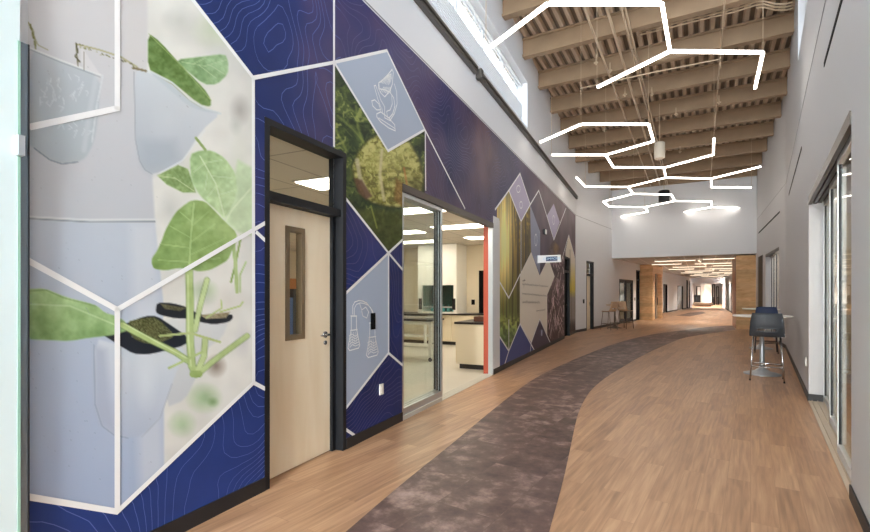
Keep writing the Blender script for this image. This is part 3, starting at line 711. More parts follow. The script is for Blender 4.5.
def floor_mat():
    m = bpy.data.materials.new('plank_floor'); m.use_nodes = True
    nt = m.node_tree; N = nt.nodes; K = nt.links; b = N['Principled BSDF']
    g = N.new('ShaderNodeNewGeometry'); mp = N.new('ShaderNodeMapping'); mp.vector_type = 'POINT'
    mp.inputs['Rotation'].default_value = (0, 0, math.radians(-56))
    K.new(g.outputs['Position'], mp.inputs['Vector'])
    br = N.new('ShaderNodeTexBrick'); br.offset = .37; br.inputs['Scale'].default_value = 1.0
    br.inputs['Brick Width'].default_value = 1.22; br.inputs['Row Height'].default_value = .155
    br.inputs['Mortar Size'].default_value = .0016; br.inputs['Mortar Smooth'].default_value = 0
    br.inputs['Color1'].default_value = (0, 0, 0, 1); br.inputs['Color2'].default_value = (1, 1, 1, 1); br.inputs['Mortar'].default_value = (.5, .5, .5, 1)
    K.new(mp.outputs[0], br.inputs['Vector'])
    m2 = N.new('ShaderNodeMapping'); m2.inputs['Scale'].default_value = (1.8, 34, 1); K.new(mp.outputs[0], m2.inputs['Vector'])
    nz = N.new('ShaderNodeTexNoise'); nz.inputs['Scale'].default_value = 1.0; nz.inputs['Detail'].default_value = 7; nz.inputs['Distortion'].default_value = .5; nz.noise_dimensions = '4D'
    K.new(m2.outputs[0], nz.inputs['Vector'])
    mw = N.new('ShaderNodeMath'); mw.operation = 'MULTIPLY'; mw.inputs[1].default_value = 20; K.new(br.outputs['Color'], mw.inputs[0]); K.new(mw.outputs[0], nz.inputs['W'])
    a = N.new('ShaderNodeMath'); a.operation = 'MULTIPLY_ADD'; a.inputs[1].default_value = .2; K.new(br.outputs['Color'], a.inputs[0])
    b2 = N.new('ShaderNodeMath'); b2.operation = 'MULTIPLY'; b2.inputs[1].default_value = .86; K.new(nz.outputs['Fac'], b2.inputs[0]); K.new(b2.outputs[0], a.inputs[2])
    cr = N.new('ShaderNodeValToRGB'); K.new(a.outputs[0], cr.inputs['Fac']); e = cr.color_ramp.elements
    e[0].position = .2; e[0].color = lin((124, 90, 68)); e[1].position = .85; e[1].color = lin((208, 169, 134))
    x = e.new(.5); x.color = lin((172, 133, 102))
    mo = N.new('ShaderNodeMix'); mo.data_type = 'RGBA'; mo.inputs['B'].default_value = lin((112, 80, 60))
    mf = N.new('ShaderNodeMath'); mf.operation = 'MULTIPLY'; mf.inputs[1].default_value = .3; K.new(br.outputs['Fac'], mf.inputs[0])
    K.new(mf.outputs[0], mo.inputs['Factor']); K.new(cr.outputs['Color'], mo.inputs['A']); K.new(mo.outputs['Result'], b.inputs['Base Color'])
    rr = N.new('ShaderNodeMapRange'); rr.inputs['To Min'].default_value = .28; rr.inputs['To Max'].default_value = .46; K.new(nz.outputs['Fac'], rr.inputs['Value']); K.new(rr.outputs['Result'], b.inputs['Roughness'])
    b.inputs['Specular IOR Level'].default_value = .4
    MATS['plank_floor'] = m; return m
def band_mat():
    m = bpy.data.materials.new('slate_band'); m.use_nodes = True
    nt = m.node_tree; N = nt.nodes; K = nt.links; b = N['Principled BSDF']
    g = N.new('ShaderNodeNewGeometry'); mp = N.new('ShaderNodeMapping'); mp.inputs['Rotation'].default_value = (0, 0, math.radians(-56)); K.new(g.outputs['Position'], mp.inputs['Vector'])
    br = N.new('ShaderNodeTexBrick'); br.offset = .5; br.inputs['Scale'].default_value = 1.0; br.inputs['Brick Width'].default_value = .92; br.inputs['Row Height'].default_value = .46; br.inputs['Mortar Size'].default_value = .002
    br.inputs['Color1'].default_value = (0, 0, 0, 1); br.inputs['Color2'].default_value = (1, 1, 1, 1); br.inputs['Mortar'].default_value = (.1, .1, .1, 1); K.new(mp.outputs[0], br.inputs['Vector'])
    nz = N.new('ShaderNodeTexNoise'); nz.inputs['Scale'].default_value = 4.5; nz.inputs['Detail'].default_value = 10; nz.inputs['Roughness'].default_value = .68; nz.noise_dimensions = '4D'
    K.new(mp.outputs[0], nz.inputs['Vector']); mw = N.new('ShaderNodeMath'); mw.operation = 'MULTIPLY'; mw.inputs[1].default_value = 9; K.new(br.outputs['Color'], mw.inputs[0]); K.new(mw.outputs[0], nz.inputs['W'])
    a = N.new('ShaderNodeMath'); a.operation = 'MULTIPLY_ADD'; a.inputs[1].default_value = .1; K.new(br.outputs['Color'], a.inputs[0]); K.new(nz.outputs['Fac'], a.inputs[2])
    cr = N.new('ShaderNodeValToRGB'); K.new(a.outputs[0], cr.inputs['Fac']); e = cr.color_ramp.elements
    e[0].position = .38; e[0].color = lin((74, 56, 54)); e[1].position = .78; e[1].color = lin((176, 150, 140)); x = e.new(.56); x.color = lin((102, 80, 75))
    K.new(cr.outputs['Color'], b.inputs['Base Color']); b.inputs['Roughness'].default_value = .48; b.inputs['Specular IOR Level'].default_value = .35
    bp = N.new('ShaderNodeBump'); bp.inputs['Strength'].default_value = .12; K.new(nz.outputs['Fac'], bp.inputs['Height']); K.new(bp.outputs['Normal'], b.inputs['Normal'])
    MATS['slate_band'] = m; return m
def grid_mat(name, c, line, size, wd, ang=0, rough=.8, noise=0.):
    m = bpy.data.materials.new(name); m.use_nodes = True
    nt = m.node_tree; N = nt.nodes; K = nt.links; b = N['Principled BSDF']; b.inputs['Roughness'].default_value = rough
    g = N.new('ShaderNodeNewGeometry'); mp = N.new('ShaderNodeMapping'); mp.inputs['Rotation'].default_value = (0, 0, ang); K.new(g.outputs['Position'], mp.inputs['Vector'])
    br = N.new('ShaderNodeTexBrick'); br.offset = 0; br.inputs['Scale'].default_value = 1; br.inputs['Brick Width'].default_value = size[0]; br.inputs['Row Height'].default_value = size[1]; br.inputs['Mortar Size'].default_value = wd
    br.inputs['Color1'].default_value = lin(c); br.inputs['Color2'].default_value = lin([v*.96 for v in c]); br.inputs['Mortar'].default_value = lin(line)
    K.new(mp.outputs[0], br.inputs['Vector']); K.new(br.outputs['Color'], b.inputs['Base Color'])
    MATS[name] = m; return m
floorm = floor_mat(); bandm = band_mat()
labfloor = mat('lab_floor', (206, 202, 192), .3, var=.04)
tilem = grid_mat('ceiling_tile', (222, 212, 196), (170, 160, 146), (1.22, .61), .012, math.radians(-65))
gridm = grid_mat('grey_ceiling_grid', (196, 196, 196), (226, 226, 226), (1.22, .61), .02, math.radians(-60.5))

# ================================================================= FLOORS
b = MB(); b.quad((-6.5, -4.2, 0), (44, -4.2, 0), (44, 76, 0), (-6.5, 76, 0)); tag(b.build('floor', floorm), kind='structure')
lt0, lt1 = -2.0, 14.2
b = MB(); b.prism([L1.pt(t, d)[:2] for t, d in ((lt0, .14), (lt1, .14), (lt1, 8.2), (lt0, 8.2))], 0.001, .004); tag(b.build('floor', labfloor), kind='structure')
def sm(pts, it=2):
    for _ in range(it):
        q = [pts[0]]
        for i in range(len(pts)-1):
            a, c = Vector(pts[i]), Vector(pts[i+1]); q += [tuple(a*.75+c*.25), tuple(a*.25+c*.75)]
        pts = q+[pts[-1]]
    return pts
le = [(300, 572), (346, 532), (401, 484.6), (453.6, 442.8), (492.4, 410), (531, 380), (560, 365.5), (590, 352.9), (617.5, 342.5), (652, 334), (684, 330.3), (698, 328), (721, 325.8), (733, 325.6)]
re_ = [(735.5, 329.6), (702.5, 334.5), (681.8, 338), (665.7, 344.8), (645, 354), (626.7, 364.4), (606, 377), (592.2, 388.5), (585.3, 398), (578, 413), (573.6, 432), (569, 455), (562, 486), (549, 532), (540, 572)]
le = sm([tuple(P(*p)[:2]) for p in le]); re_ = sm([tuple(P(*p)[:2]) for p in re_])
b = MB(); b.prism(le+re_, 0.0008, .003); tag(b.build('floor', bandm), kind='structure')
b = MB(); b.prism([tuple(P(*p)[:2]) for p in ((676, 315.6), (690, 316.2), (706, 313.2), (703, 311.6), (690, 312.6))], 0.0008, .003); tag(b.build('floor', bandm), kind='structure')

# ================================================================= WALLS
cl_t1 = L1.t(527.5)
WT = 7.7
OPS_L = [(T_DOOR[0]+.002, T_DOOR[1]-.002, -.1, 2.808), (T_GL[0], T_GL[1], -.1, 2.76), (T_D2[0], T_D2[1], -.1, 2.72), (-4.2, -.2, 5.32, 6.38), (.2, 5.2, 5.32, 6.38), (5.6, cl_t1, 5.32, 6.38)]
wall_open('wall_left', L1, -4.9, L1.len, 0, 4.46, .165, OPS_L, wall_w)
wall_open('wall_left', L1, -4.9, L1.len, 4.46, WT, .3, OPS_L, wall_w)
t3a, z3 = L2.tz(586.3, 260.7); t3b = L2.t(593.7); t4a, z4 = L2.tz(619.2, 279.0); t4b = L2.t(633.0); t5a = L2.t(636.0); t5b = L2.t(640.6); z5 = L2.tz(636, 270)[1]
wall_open('wall_left', L2, 0, L2.len, 0, WT, .2, [(t3a, t3b, -.1, z3), (t4a, t4b, -.1, z4), (t5a, t5b, -.1, z5)], wall_w)
S0, S1 = R1.t(851.3), R1.t(808.8)
cr_t1 = R1.t(798)
wall_open('wall_right', R1, -4.9, R1.len, 0, WT, .22, [(S0, S1, -.1, 2.80), (-4.2, cr_t1, 5.63, 7.0)], wall_g)
s2a, s2b = R2.t(779), R2.t(765.6); s2c, s2d = R2.t(762.6), R2.t(758.4)
wall_open('wall_right', R2, 0, R2.len+.1, 0, WT, .2, [(s2a, s2b, -.1, 2.84), (s2c, s2d, -.1, 2.9)], wall_g)
wall_open('wall_back', EW, -.3, EW.len+.3, 3.1, WT, .25, [], wall_w)
# upper right clerestory glazing + frame
for nm, w, a, c, z0, z1, k in (('window_1', L1, -4.2, -.2, 5.32, 6.38, 3), ('window_2', L1, .2, 5.2, 5.32, 6.38, 4), ('window_3', L1, 5.6, cl_t1, 5.32, 6.38, 5), ('window_4', R1, -4.2, cr_t1, 5.63, 7.0, 8)):
    f = MB(); fr = .05
    dd = .2 if w is L1 else .12; f.wbox(w, a, c, dd, dd+.07, z0, z0+fr); f.wbox(w, a, c, dd, dd+.07, z1-fr, z1)
    for i in range(k+1):
        t = a+(c-a)*i/k; f.wbox(w, max(a, t-fr/2), min(c, t+fr/2), dd-.002, dd+.072, z0+fr, z1-fr)
    o = tag(f.build(nm, aluw), kind='structure')
    g = MB(); g.wbox(w, a, c, dd+.03, dd+.036, z0+fr, z1-fr); g.build('window_pane', glassc, o)
# window blinds (white horizontal slats) in the left clerestory
for a, c in ((.25, 5.15), (5.65, cl_t1-.05)):
    f = MB()
    for k in range(11):
        z = 5.38+k*.045; f.wbox(L1, a, c, .11, .145, z, z+.012)
    for k in range(5): f.wbox(L1, a+.1+(c-a-.2)*k/4, a+.12+(c-a-.2)*k/4, .12, .135, 5.37, 6.33)
    f.wbox(L1, a, c, .105, .15, 6.29, 6.335)
    tag(f.build('window_blind', aluw), 'white slatted blind half drawn in the %s clerestory window' % ('far left' if a > 3 else 'near left'), 'blind', kind='thing')
# dark double rail under the clerestory
for i, (a, c) in enumerate(((-1.0, L1.t(474)), (L1.t(477), L1.t(576)))):
    f = MB(); f.wbox(L1, a, c, -.07, 0, 5.05, 5.085); f.wbox(L1, a, c, -.05, 0, 5.085, 5.12); f.wbox(L1, a, c, -.075, 0, 5.12, 5.16)
    if i: f.wbox(L1, a-.06, a+.04, -.1, -.0, 5.02, 5.17)
    tag(f.build('wall_rail', mat('rail_grey', (98, 96, 92), .4, .4)), 'dark grey double rail under the clerestory, %s length' % ('nearer' if i == 0 else 'farther'), 'rail', kind='thing')
# reveal joints in the walls at 4.45 m
for w, a, c in ((L1, -4.9, T_MEND-.02), (R1, -4.9, R1.len), (R2, 0, R2.len), (L2, 0, 5.0), (L1, T_MEND, L1.len)):
    f = MB(); f.wbox(w, a, c, -.004, .0, 4.435, 4.45); tag(f.build('trim_1', mat('joint_grey', (138, 138, 142), .6)), kind='structure')
# black slots
for i, (a, c, w) in enumerate(((R1.t(860), R1.t(824.4), R1), (R1.t(801.7), R1.t(789), R1), (R2.t(779.8), R2.t(758.7), R2))):
    f = MB(); f.wbox(w, a, c, -.006, .0, 3.815, 3.865); o = f.build('slot_diffuser', slotm)
    tag(o, 'thin black air slot in the right wall, %s' % ('highest and nearest to the camera' if i == 0 else 'middle one past the glass doors' if i == 1 else 'farthest one, near the white end wall'), 'air slot', 'black air slots in the right wall')
# baseboards
def baseb(w, segs, side):
    f = MB()
    for a, c in segs: f.wbox(w, a, c, -.012, -.001, 0.001, .102)
    tag(f.build('baseboard_'+side, basem), kind='structure')
baseb(L1, [(T_M0-.9, T_DOOR[0]), (T_DOOR[1], T_GL[0]), (T_GL[1], T_D2[0]), (T_D2[1], L1.len)], 'left')
baseb(L2, [(0, t3a), (t3b, t4a), (t4b, t5a)], 'left')
baseb(R1, [(-4.9, S0), (S1, R1.len)], 'right'); baseb(R2, [(0, s2a), (s2b, s2c)], 'right')
f = MB(); f.wbox(R1, S1-.001, S1-.012, -.012, .2, .001, .102); tag(f.build('baseboard_right', basem), kind='structure')
# behind the camera: unseen end wall, its glazing added for frontal daylight
BK = Wall((LX(-4)-.2, -4.0), (RX(-4)+.2, -4.0), 'r')
o = wall_open('wall_rear', BK, -.2, BK.len+.2, 0, WT, .2, [(.3, BK.len-.3, .1, 2.9), (.3, BK.len-.3, 3.2, 6.6)], wall_w)
for nm, z0, z1 in (('window_5', .1, 2.9), ('window_6', 3.2, 6.6)):
    f = MB()
    for k in range(4): tt = .3+(BK.len-.6)*k/3; f.wbox(BK, tt-.025, tt+.025, .05, .12, z0, z1)
    f.wbox(BK, .3, BK.len-.3, .05, .12, z0, z0+.05); f.wbox(BK, .3, BK.len-.3, .05, .12, z1-.05, z1)
    o = tag(f.build(nm, alu), kind='structure'); g = MB(); g.wbox(BK, .3, BK.len-.3, .08, .09, z0+.05, z1-.05); g.build('window_pane', glass, o)

# near left: pale pilaster and aluminium jamb post
f = MB(); te = L1.t(20, -.05); f.wbox(L1, -2.2, te, -.05, -.001, .0, 4.42); tag(f.build('trim_2', mat('pilaster_pale', (206, 222, 226), .35)), kind='structure')
root = empty('jamb_post', L1.pt(te+.03, -.03, 0)); tag(root, 'grey aluminium door post standing at the near left edge of the mural', 'post')
f = MB(); ta, tb = L1.t(20.6, -.05), L1.t(29.2, -.05); f.wbox(L1, ta, tb, -.05, -.012, .0, 2.62); f.build('post', mat('post_grey', (118, 128, 136), .25, .7), root)
f = MB(); f.wbox(L1, tb-.006, tb, -.054, -.05, .0, 2.62); f.build('gasket', black, root)
f = MB(); f.wbox(L1, ta-.012, ta-.001, -.052, -.02, .0, 2.62); f.build('glass_edge', mat('glass_edge_green', (150, 188, 172), .15), root)
f = MB(); f.wbox(L1, ta-.02, ta+.004, -.08, -.05, 2.10, 2.19); f.build('hinge', alu, root)

# ================================================================= ROOF
f = MB(); prof = []
r = -5.0; bd = .42
while r < 3.2:
    prof += [(r, 0), (r+.07, 0), (r+.095, .085), (r+.175, .085)]; r += .2
segs = [-6.0, 23.2]
for i in range(len(prof)-1):
    (ra, za), (rb, zb) = prof[i], prof[i+1]
    segs[0] = min(max(-6.0, (-2.54-(ra+.25))/.0787-1.44), 20.0)
    p = [ax(segs[0], ra, roof(segs[0])+bd+za), ax(segs[0], rb, roof(segs[0])+bd+zb), ax(segs[1], rb, roof(segs[1])+bd+zb), ax(segs[1], ra, roof(segs[1])+bd+za)]
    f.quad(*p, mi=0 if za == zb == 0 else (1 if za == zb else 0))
zt = .14
f.hexa([ax(s_, r_, roof(s_)+bd+z_) for z_ in (.1, zt) for s_, r_ in ((-6, -2.45), (-6, 3.2), (23.2, 3.2), (23.2, -5.0))], 1)
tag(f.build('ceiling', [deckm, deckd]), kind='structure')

def span(s_):
    """left and right wall positions r along the cross line at s_"""
    best = [None, None]
    for k, ws in enumerate(((L1, L2), (R1, R2))):
        for w in ws:
            # s = p.s + t*u.s
            ps = w.p.x*SA + w.p.y*CA; us = w.u.x*SA + w.u.y*CA; t = (s_-ps)/us
            q = w.pt(t); rr = q.x*CA - q.y*SA
            if (w in (L1, R1) and t <= w.len) or (w in (L2, R2) and t > 0): best[k] = rr
    return best
ords = ['last', 'second', 'third', 'fourth', 'fifth', 'sixth', 'seventh', 'eighth', 'ninth', 'tenth', 'eleventh', 'twelfth', 'thirteenth', 'fourteenth', 'fifteenth', 'sixteenth', 'seventeenth', 'eighteenth']
svals = [8.57+1.555*k for k in range(-7, 10)]; svals[-1] = 22.62
for k, s_ in enumerate(svals):
    rl, rr = span(s_); h = roof(s_); f = LM()
    w2, fw = .045, .085
    L = [(rl-.0+.01), (rr-.01)]
    # glulam like girder: web with slightly wider bottom chord
    c0 = ax(s_, (rl+rr)/2, h)
    ln = (L[1]-L[0])/2
    def bx(y0, y1, z0, z1): f.box(-ln, ln, y0, y1, z0, z1)
    bx(-w2, w2, .05, bd-.002); bx(-fw, fw, 0, .05); bx(-fw, fw, bd-.045, bd-.003)
    o = f.build('roof_beam', beamm); o.location = c0; o.rotation_euler = (0, 0, -math.atan2(SA, CA))
    n = len(svals)-1-k
    tag(o, 'painted tan roof beam across the corridor, %s' % ('the last one against the white end wall' if n == 0 else '%s out from the white end wall' % ords[n]), 'beam', 'tan roof beams', 'thing')

# conduits
cid = 0
def conduit(pts, r, label, name='ceiling_pipe'):
    f = MB(); f.tube(pts, r, 8); o = f.build(name, pipem); tag(o, label, 'pipe', 'tan pipes under the roof'); return o
def onroof(px, py, dz):
    # intersect the view ray with the sloping plane z = roof(s)+dz
    a = Vector(((px-CX)/F, 1, (HY-py)/F)); s1 = a.x*SA+a.y*CA
    Y = (7.2+dz-CH)/(a.z+.044*s1); return Vector((a.x*Y, Y, CH+a.z*Y))
for px, py, dz, rad in ((584, 7.5, -.06, .022), (606, 5.6, -.05, .028), (628, 20, -.05, .02), (637, 70, -.08, .016), (660, 160, -.04, .016), (716, 110, -.05, .016)):
    q = onroof(px, py, dz); s0 = q.x*SA+q.y*CA; r0 = q.x*CA-q.y*SA
    conduit([ax(a_, r0, roof(a_)+dz) for a_ in (-3.5, 22.4)], rad, {584: 'leftmost thin tan pipe running lengthwise under the roof beams', 606: 'thickest tan pipe running lengthwise under the roof beams', 628: 'middle tan pipe running lengthwise, right of the thick one',
            637: 'thin tan conduit running lengthwise above the hanging lights', 660: 'thin tan conduit running lengthwise above the white cylinder', 716: 'rightmost tan conduit running lengthwise under the roof'}[px])
for k in range(3):
    pts = [onroof(x, y+k*3.0, .1) for x, y in ((640, 32), (688, 20), (736, 8.5), (756, 2), (764, 1), (775, 4), (786, 4), (793, 2))]
    if k == 2: pts = pts[3:]
    conduit(pts, .016, ('upper', 'middle', 'short lower')[k]+' tan conduit running crosswise to the right clerestory window')
conduit([onroof(581, 94, -.3), onroof(580, 88.5, -.12), onroof(650, 73, -.12), onroof(721, 59, -.12), onroof(720.5, 68, -.35)], .016, 'tan conduit running crosswise with both ends turned down')
for (px, py) in ((610, 68), (625, 92), (604, 128), (652, 92), (676, 112), (680, 150), (719, 100), (596, 60)):
    q = onroof(px, py, -.1); f = MB()
    f.tube([(q.x, q.y, q.z+.12), (q.x, q.y, q.z-.06)], .012, 8); f.lathe([(.05, q.z-.07), (.05, q.z-.055)], q.x, q.y, 12); f.lathe([(.018, q.z-.11), (.018, q.z-.07)], q.x, q.y, 8)
    tag(f.build('sprinkler_head', pipem), 'small tan sprinkler head hanging below the roof beams', 'sprinkler', 'sprinkler heads under the roof')
# ================================================================= HANGING LINEAR LIGHTS
LZ0 = 5.0
def lp(px, py): return P(px, py, LZ0)
def bar(p, q, parent, w=.042, h=.046):
    d = (q-p); L = d.length; u = d.normalized(); n = Vector((-u.y, u.x, 0)); p = p+u*.012; q = q-u*.012
    f = MB(); z0, z1 = LZ0-h/2, LZ0+h/2
    f.hexa([(p-n*w/2)+Vector((0,0,-h/2)), (q-n*w/2)+Vector((0,0,-h/2)), (q+n*w/2)+Vector((0,0,-h/2)), (p+n*w/2)+Vector((0,0,-h/2)),
            (p-n*w/2)+Vector((0,0,h/2-.014)), (q-n*w/2)+Vector((0,0,h/2-.014)), (q+n*w/2)+Vector((0,0,h/2-.014)), (p+n*w/2)+Vector((0,0,h/2-.014))])
    o = f.build('light_bar', lightm, parent)
    f = MB(); k = .8
    f.hexa([(p-n*w/2*k)+Vector((0,0,h/2-.014)), (q-n*w/2*k)+Vector((0,0,h/2-.014)), (q+n*w/2*k)+Vector((0,0,h/2-.014)), (p+n*w/2*k)+Vector((0,0,h/2-.014)),
            (p-n*w/2*k)+Vector((0,0,h/2)), (q-n*w/2*k)+Vector((0,0,h/2)), (q+n*w/2*k)+Vector((0,0,h/2)), (p+n*w/2*k)+Vector((0,0,h/2))])
    f.build('housing', aluw, o)
def fixture(segs, cables, label):
    c = lp(*segs[0][0]); root = empty('hanging_light', (c.x, c.y, LZ0)); tag(root, label, 'hanging light', 'zigzag bar lights hanging under the roof')
    for a, q in segs: bar(lp(*a), lp(*q), root)
    for px, py in cables:
        p = lp(px, py); s_ = p.x*SA+p.y*CA; f = MB(); f.tube([(p.x, p.y, LZ0+.03), (p.x, p.y, roof(s_)+.42)], .004, 6); f.build('suspension_cable', pipem, root)
fixture([((486, 50), (548, 3)), ((548, 3), (662, 3)), ((662, 3), (670, 51)), ((670, 51), (597, 87)), ((670, 51), (763, 52)), ((763, 52), (755, 88))],
        [(548, 3), (662, 3), (763, 52), (597, 87), (486, 50)], 'nearest zigzag of glowing white bars under the roof, topmost in the photo')
A = (605.8, 154.7); B = (664, 167.5); D = (665.8, 177.4); E = (711.2, 178.4); G = (628, 186.8); H = (675, 200.7); I = (711.7, 201.4); J = (711.7, 207); K_ = (644.7, 207)
fixture([((540, 142), (581, 124)), ((581, 124), (648.6, 124)), ((648.6, 124), (653.7, 141)), ((653.7, 141), A), (A, (551.4, 154.7)), (A, (613.4, 167)), ((613.4, 167), B), (B, (713.3, 154.5)), ((713.3, 154.5), (714, 138)),
         (B, D), (D, E), (E, (761, 166.3)), (E, (711.2, 187)), ((711.2, 187), (751.4, 187.3)), (D, G), (G, (585.3, 186.5)), ((585.3, 186.5), (576.4, 177.2)), (G, (633.3, 193.6)), ((633.3, 193.6), (671.3, 194.4)), ((671.3, 194.4), H),
         (H, I), (I, J), (H, K_), (K_, (609.3, 206.5)), ((609.3, 206.5), (603, 201.4)), ((603, 201.4), (633.3, 193.6)), (K_, (648, 211.6)), ((648, 211.6), (621.4, 216.4)), ((621.4, 216.4), (624.6, 219)),
         (J, (745.8, 207.8)), ((745.8, 207.8), (742.6, 212.8)), ((742.6, 212.8), (711.2, 216.4)), ((711.2, 216.4), (680, 216.4)), ((680, 216.4), (678.8, 212.8)), ((678.8, 212.8), J)],
        [(581, 124), (648.6, 124), (551.4, 154.7), A, (585.3, 186.5), (714, 138), (751.4, 187.3), (633.3, 193.6), E, (644.7, 207), (745.8, 207.8), (609.3, 206.5)],
        'long honeycomb of glowing white bars hanging before the white end wall')

# cylinders hanging from the roof
def cyl(px, y0, y1, rad_px, zc, m, label, name):
    Y = None
    p = P(px, (y0+y1)/2, zc); sc = F/p.y; R = rad_px/sc; h = (y1-y0)/sc; s_ = p.x*SA+p.y*CA
    root = empty(name, p); tag(root, label, 'ceiling speaker')
    f = MB(); f.lathe([(R*.9, p.z-h/2), (R, p.z-h/2+.02), (R, p.z+h/2-.02), (R*.85, p.z+h/2)], p.x, p.y, 24); f.build('housing', m, root)
    f = MB(); f.lathe([(R*.8, p.z-h/2-.006), (R*.8, p.z-h/2+.002)], p.x, p.y, 24); f.build('grille', slotm if m is black else pipem, root)
    f = MB(); f.tube([(p.x, p.y, p.z+h/2), (p.x, p.y, roof(s_)+.03)], .008, 8); f.build('suspension_rod', pipem, root)
cyl(659.5, 142.5, 158.5, 5, 5.35, mat('cylinder_white', (226, 216, 200), .5), 'white cylinder speaker hanging between the light bars', 'pendant_speaker')
cyl(664, 190.5, 202, 5, 5.3, black, 'black cylinder speaker hanging in front of the white end wall', 'pendant_speaker')

# ================================================================= DOORS AND FRAMES
def framed_door(name, w, a, c, zt, depth, leaf_m, lab=None, transom=True, lite=True, tm=None, hz=1.08, far=.05):
    """black hollow frame with door leaf (set back) and glazed transom; a,c along the wall"""
    fr = .05; zh = 2.2 if zt > 2.5 else zt-fr
    f = MB()
    f.wbox(w, a, a+fr, -.006, .16, 0, zt); f.wbox(w, c-fr, c, -.006, .16, 0, zt); f.wbox(w, a+fr, c-fr, -.006, .16, zt-fr, zt)
    if transom and zt > 2.5: f.wbox(w, a+fr, c-fr, .02, .16, zh, zh+.07)
    f.wbox(w, a+fr, a+fr+.02, depth-.02, .16, 0, zh); f.wbox(w, c-fr-far, c-fr, depth-.03, .16, 0, zh)
    o = tag(f.build(name, black), kind='structure')
    if transom and zt > 2.5:
        g = MB(); g.wbox(w, a+fr, c-fr, .1, .106, zh+.07, zt-fr); g.build('transom_pane', tm or glass, o)
    la, lc = a+fr+.02, c-fr-far
    if lite:
        va, vc, v0, v1 = lite
        f = MB()
        f.wbox(w, la, va, depth, depth+.044, .008, zh-.004); f.wbox(w, vc, lc, depth, depth+.044, .008, zh-.004)
        f.wbox(w, va, vc, depth, depth+.044, .008, v0); f.wbox(w, va, vc, depth, depth+.044, v1, zh-.004)
        leaf = f.build('door_leaf', leaf_m, o)
        f = MB(); bz = mat('lite_bronze', (122, 106, 82), .45); q = .03
        f.wbox(w, va-.012, va+q, depth-.012, depth+.05, v0-.012, v1+.012); f.wbox(w, vc-q, vc+.012, depth-.012, depth+.05, v0-.012, v1+.012)
        f.wbox(w, va+q, vc-q, depth-.012, depth+.05, v0-.012, v0+q); f.wbox(w, va+q, vc-q, depth-.012, depth+.05, v1-q, v1+.012); f.build('lite_frame', bz, leaf)
        g = MB(); g.wbox(w, va+q, vc-q, depth+.018, depth+.024, v0+q, v1-q); g.build('lite_pane', glass, leaf)
    else:
        f = MB(); f.wbox(w, la, lc, depth, depth+.044, .008, zh-.004); leaf = f.build('door_leaf', leaf_m, o)
    # lever handle
    ht = lc-.075; f = MB()
    p = w.pt(ht, depth, hz); nn = Vector((w.n.x, w.n.y, 0)); uu = Vector((w.u.x, w.u.y, 0))
    f.tube([p, p-nn*.012], .03, 16); f.tube([p-nn*.01, p-nn*.055], .011, 10); f.tube([p-nn*.05+uu*.008, p-nn*.052-uu*.05, p-nn*.05-uu*.115], .0095, 10, rs=[.011, .0095, .008])
    f.tube([p-Vector((0,0,.075)), p-Vector((0,0,.075))-nn*.012], .02, 12)
    f.build('door_handle', chrome, leaf)
    return o
ll = Wall(L1.pt(0, .11)[:2], L1.pt(10, .11)[:2], 'l')
framed_door('door_1', L1, T_DOOR[0], T_DOOR[1], 2.808, .11, maplem, lite=(L1.t(286.2, .11), L1.t(303, .11), 1.10, 2.03), hz=1.10)
d2m = mat('door_dark', (58, 50, 48), .4)
framed_door('door_2', L1, T_D2[0], T_D2[1], 2.72, .1, slotm, lite=None, tm=slotm)
framed_door('door_3', L2, t3a, t3b, z3, .12, maplem, lite=None)
framed_door('door_5', L2, t5a, t5b, z5, .1, slotm, lite=None, tm=slotm)
# double glazed doors on L2
o = tag((lambda f: (f.wbox(L2, t4a, t4a+.06, -.006, .12, 0, z4), f.wbox(L2, t4b-.06, t4b, -.006, .12, 0, z4), f.wbox(L2, t4a+.06, t4b-.06, -.006, .12, z4-.06, z4), f.wbox(L2, (t4a+t4b)/2-.06, (t4a+t4b)/2+.06, .0, .1, 0, z4-.06), f.build('door_4', black))[-1])(MB()), kind='structure')
for a, c in ((t4a+.06, (t4a+t4b)/2-.06), ((t4a+t4b)/2+.06, t4b-.06)):
    f = MB(); f.wbox(L2, a, a+.07, .03, .07, .01, z4-.06); f.wbox(L2, c-.07, c, .03, .07, .01, z4-.06); f.wbox(L2, a+.07, c-.07, .03, .07, .01, .2); f.wbox(L2, a+.07, c-.07, .03, .07, z4-.16, z4-.06)
    lf = f.build('door_leaf', black, o); g = MB(); g.wbox(L2, a+.07, c-.07, .045, .052, .2, z4-.16); g.build('door_pane', glass2, lf)
# rooms behind those doors: simple warm walls
roomw = mat('room_wall_warm', (206, 186, 150), .7)
def backroom(w, t0, t1, depth, h, m, side='left', fm=None):
    f = MB(); q = [w.pt(t0, .3), w.pt(t1, .3), w.pt(t1, depth), w.pt(t0, depth)]
    for i in (1, 2, 3):
        a, c = q[i], q[(i+1) % 4]; f.quad((a.x, a.y, 0), (c.x, c.y, 0), (c.x, c.y, h), (a.x, a.y, h))
    tag(f.build('wall_'+side, m), kind='structure')
    f = MB(); f.quad(*[(p.x, p.y, h) for p in q]); tag(f.build('ceiling', fm or tilem), kind='structure')
backroom(L2, .3, 11.0, 4.0, 3.0, roomw)
backroom(R2, .3, 7.0, 4.0, 3.0, roomw, 'right')

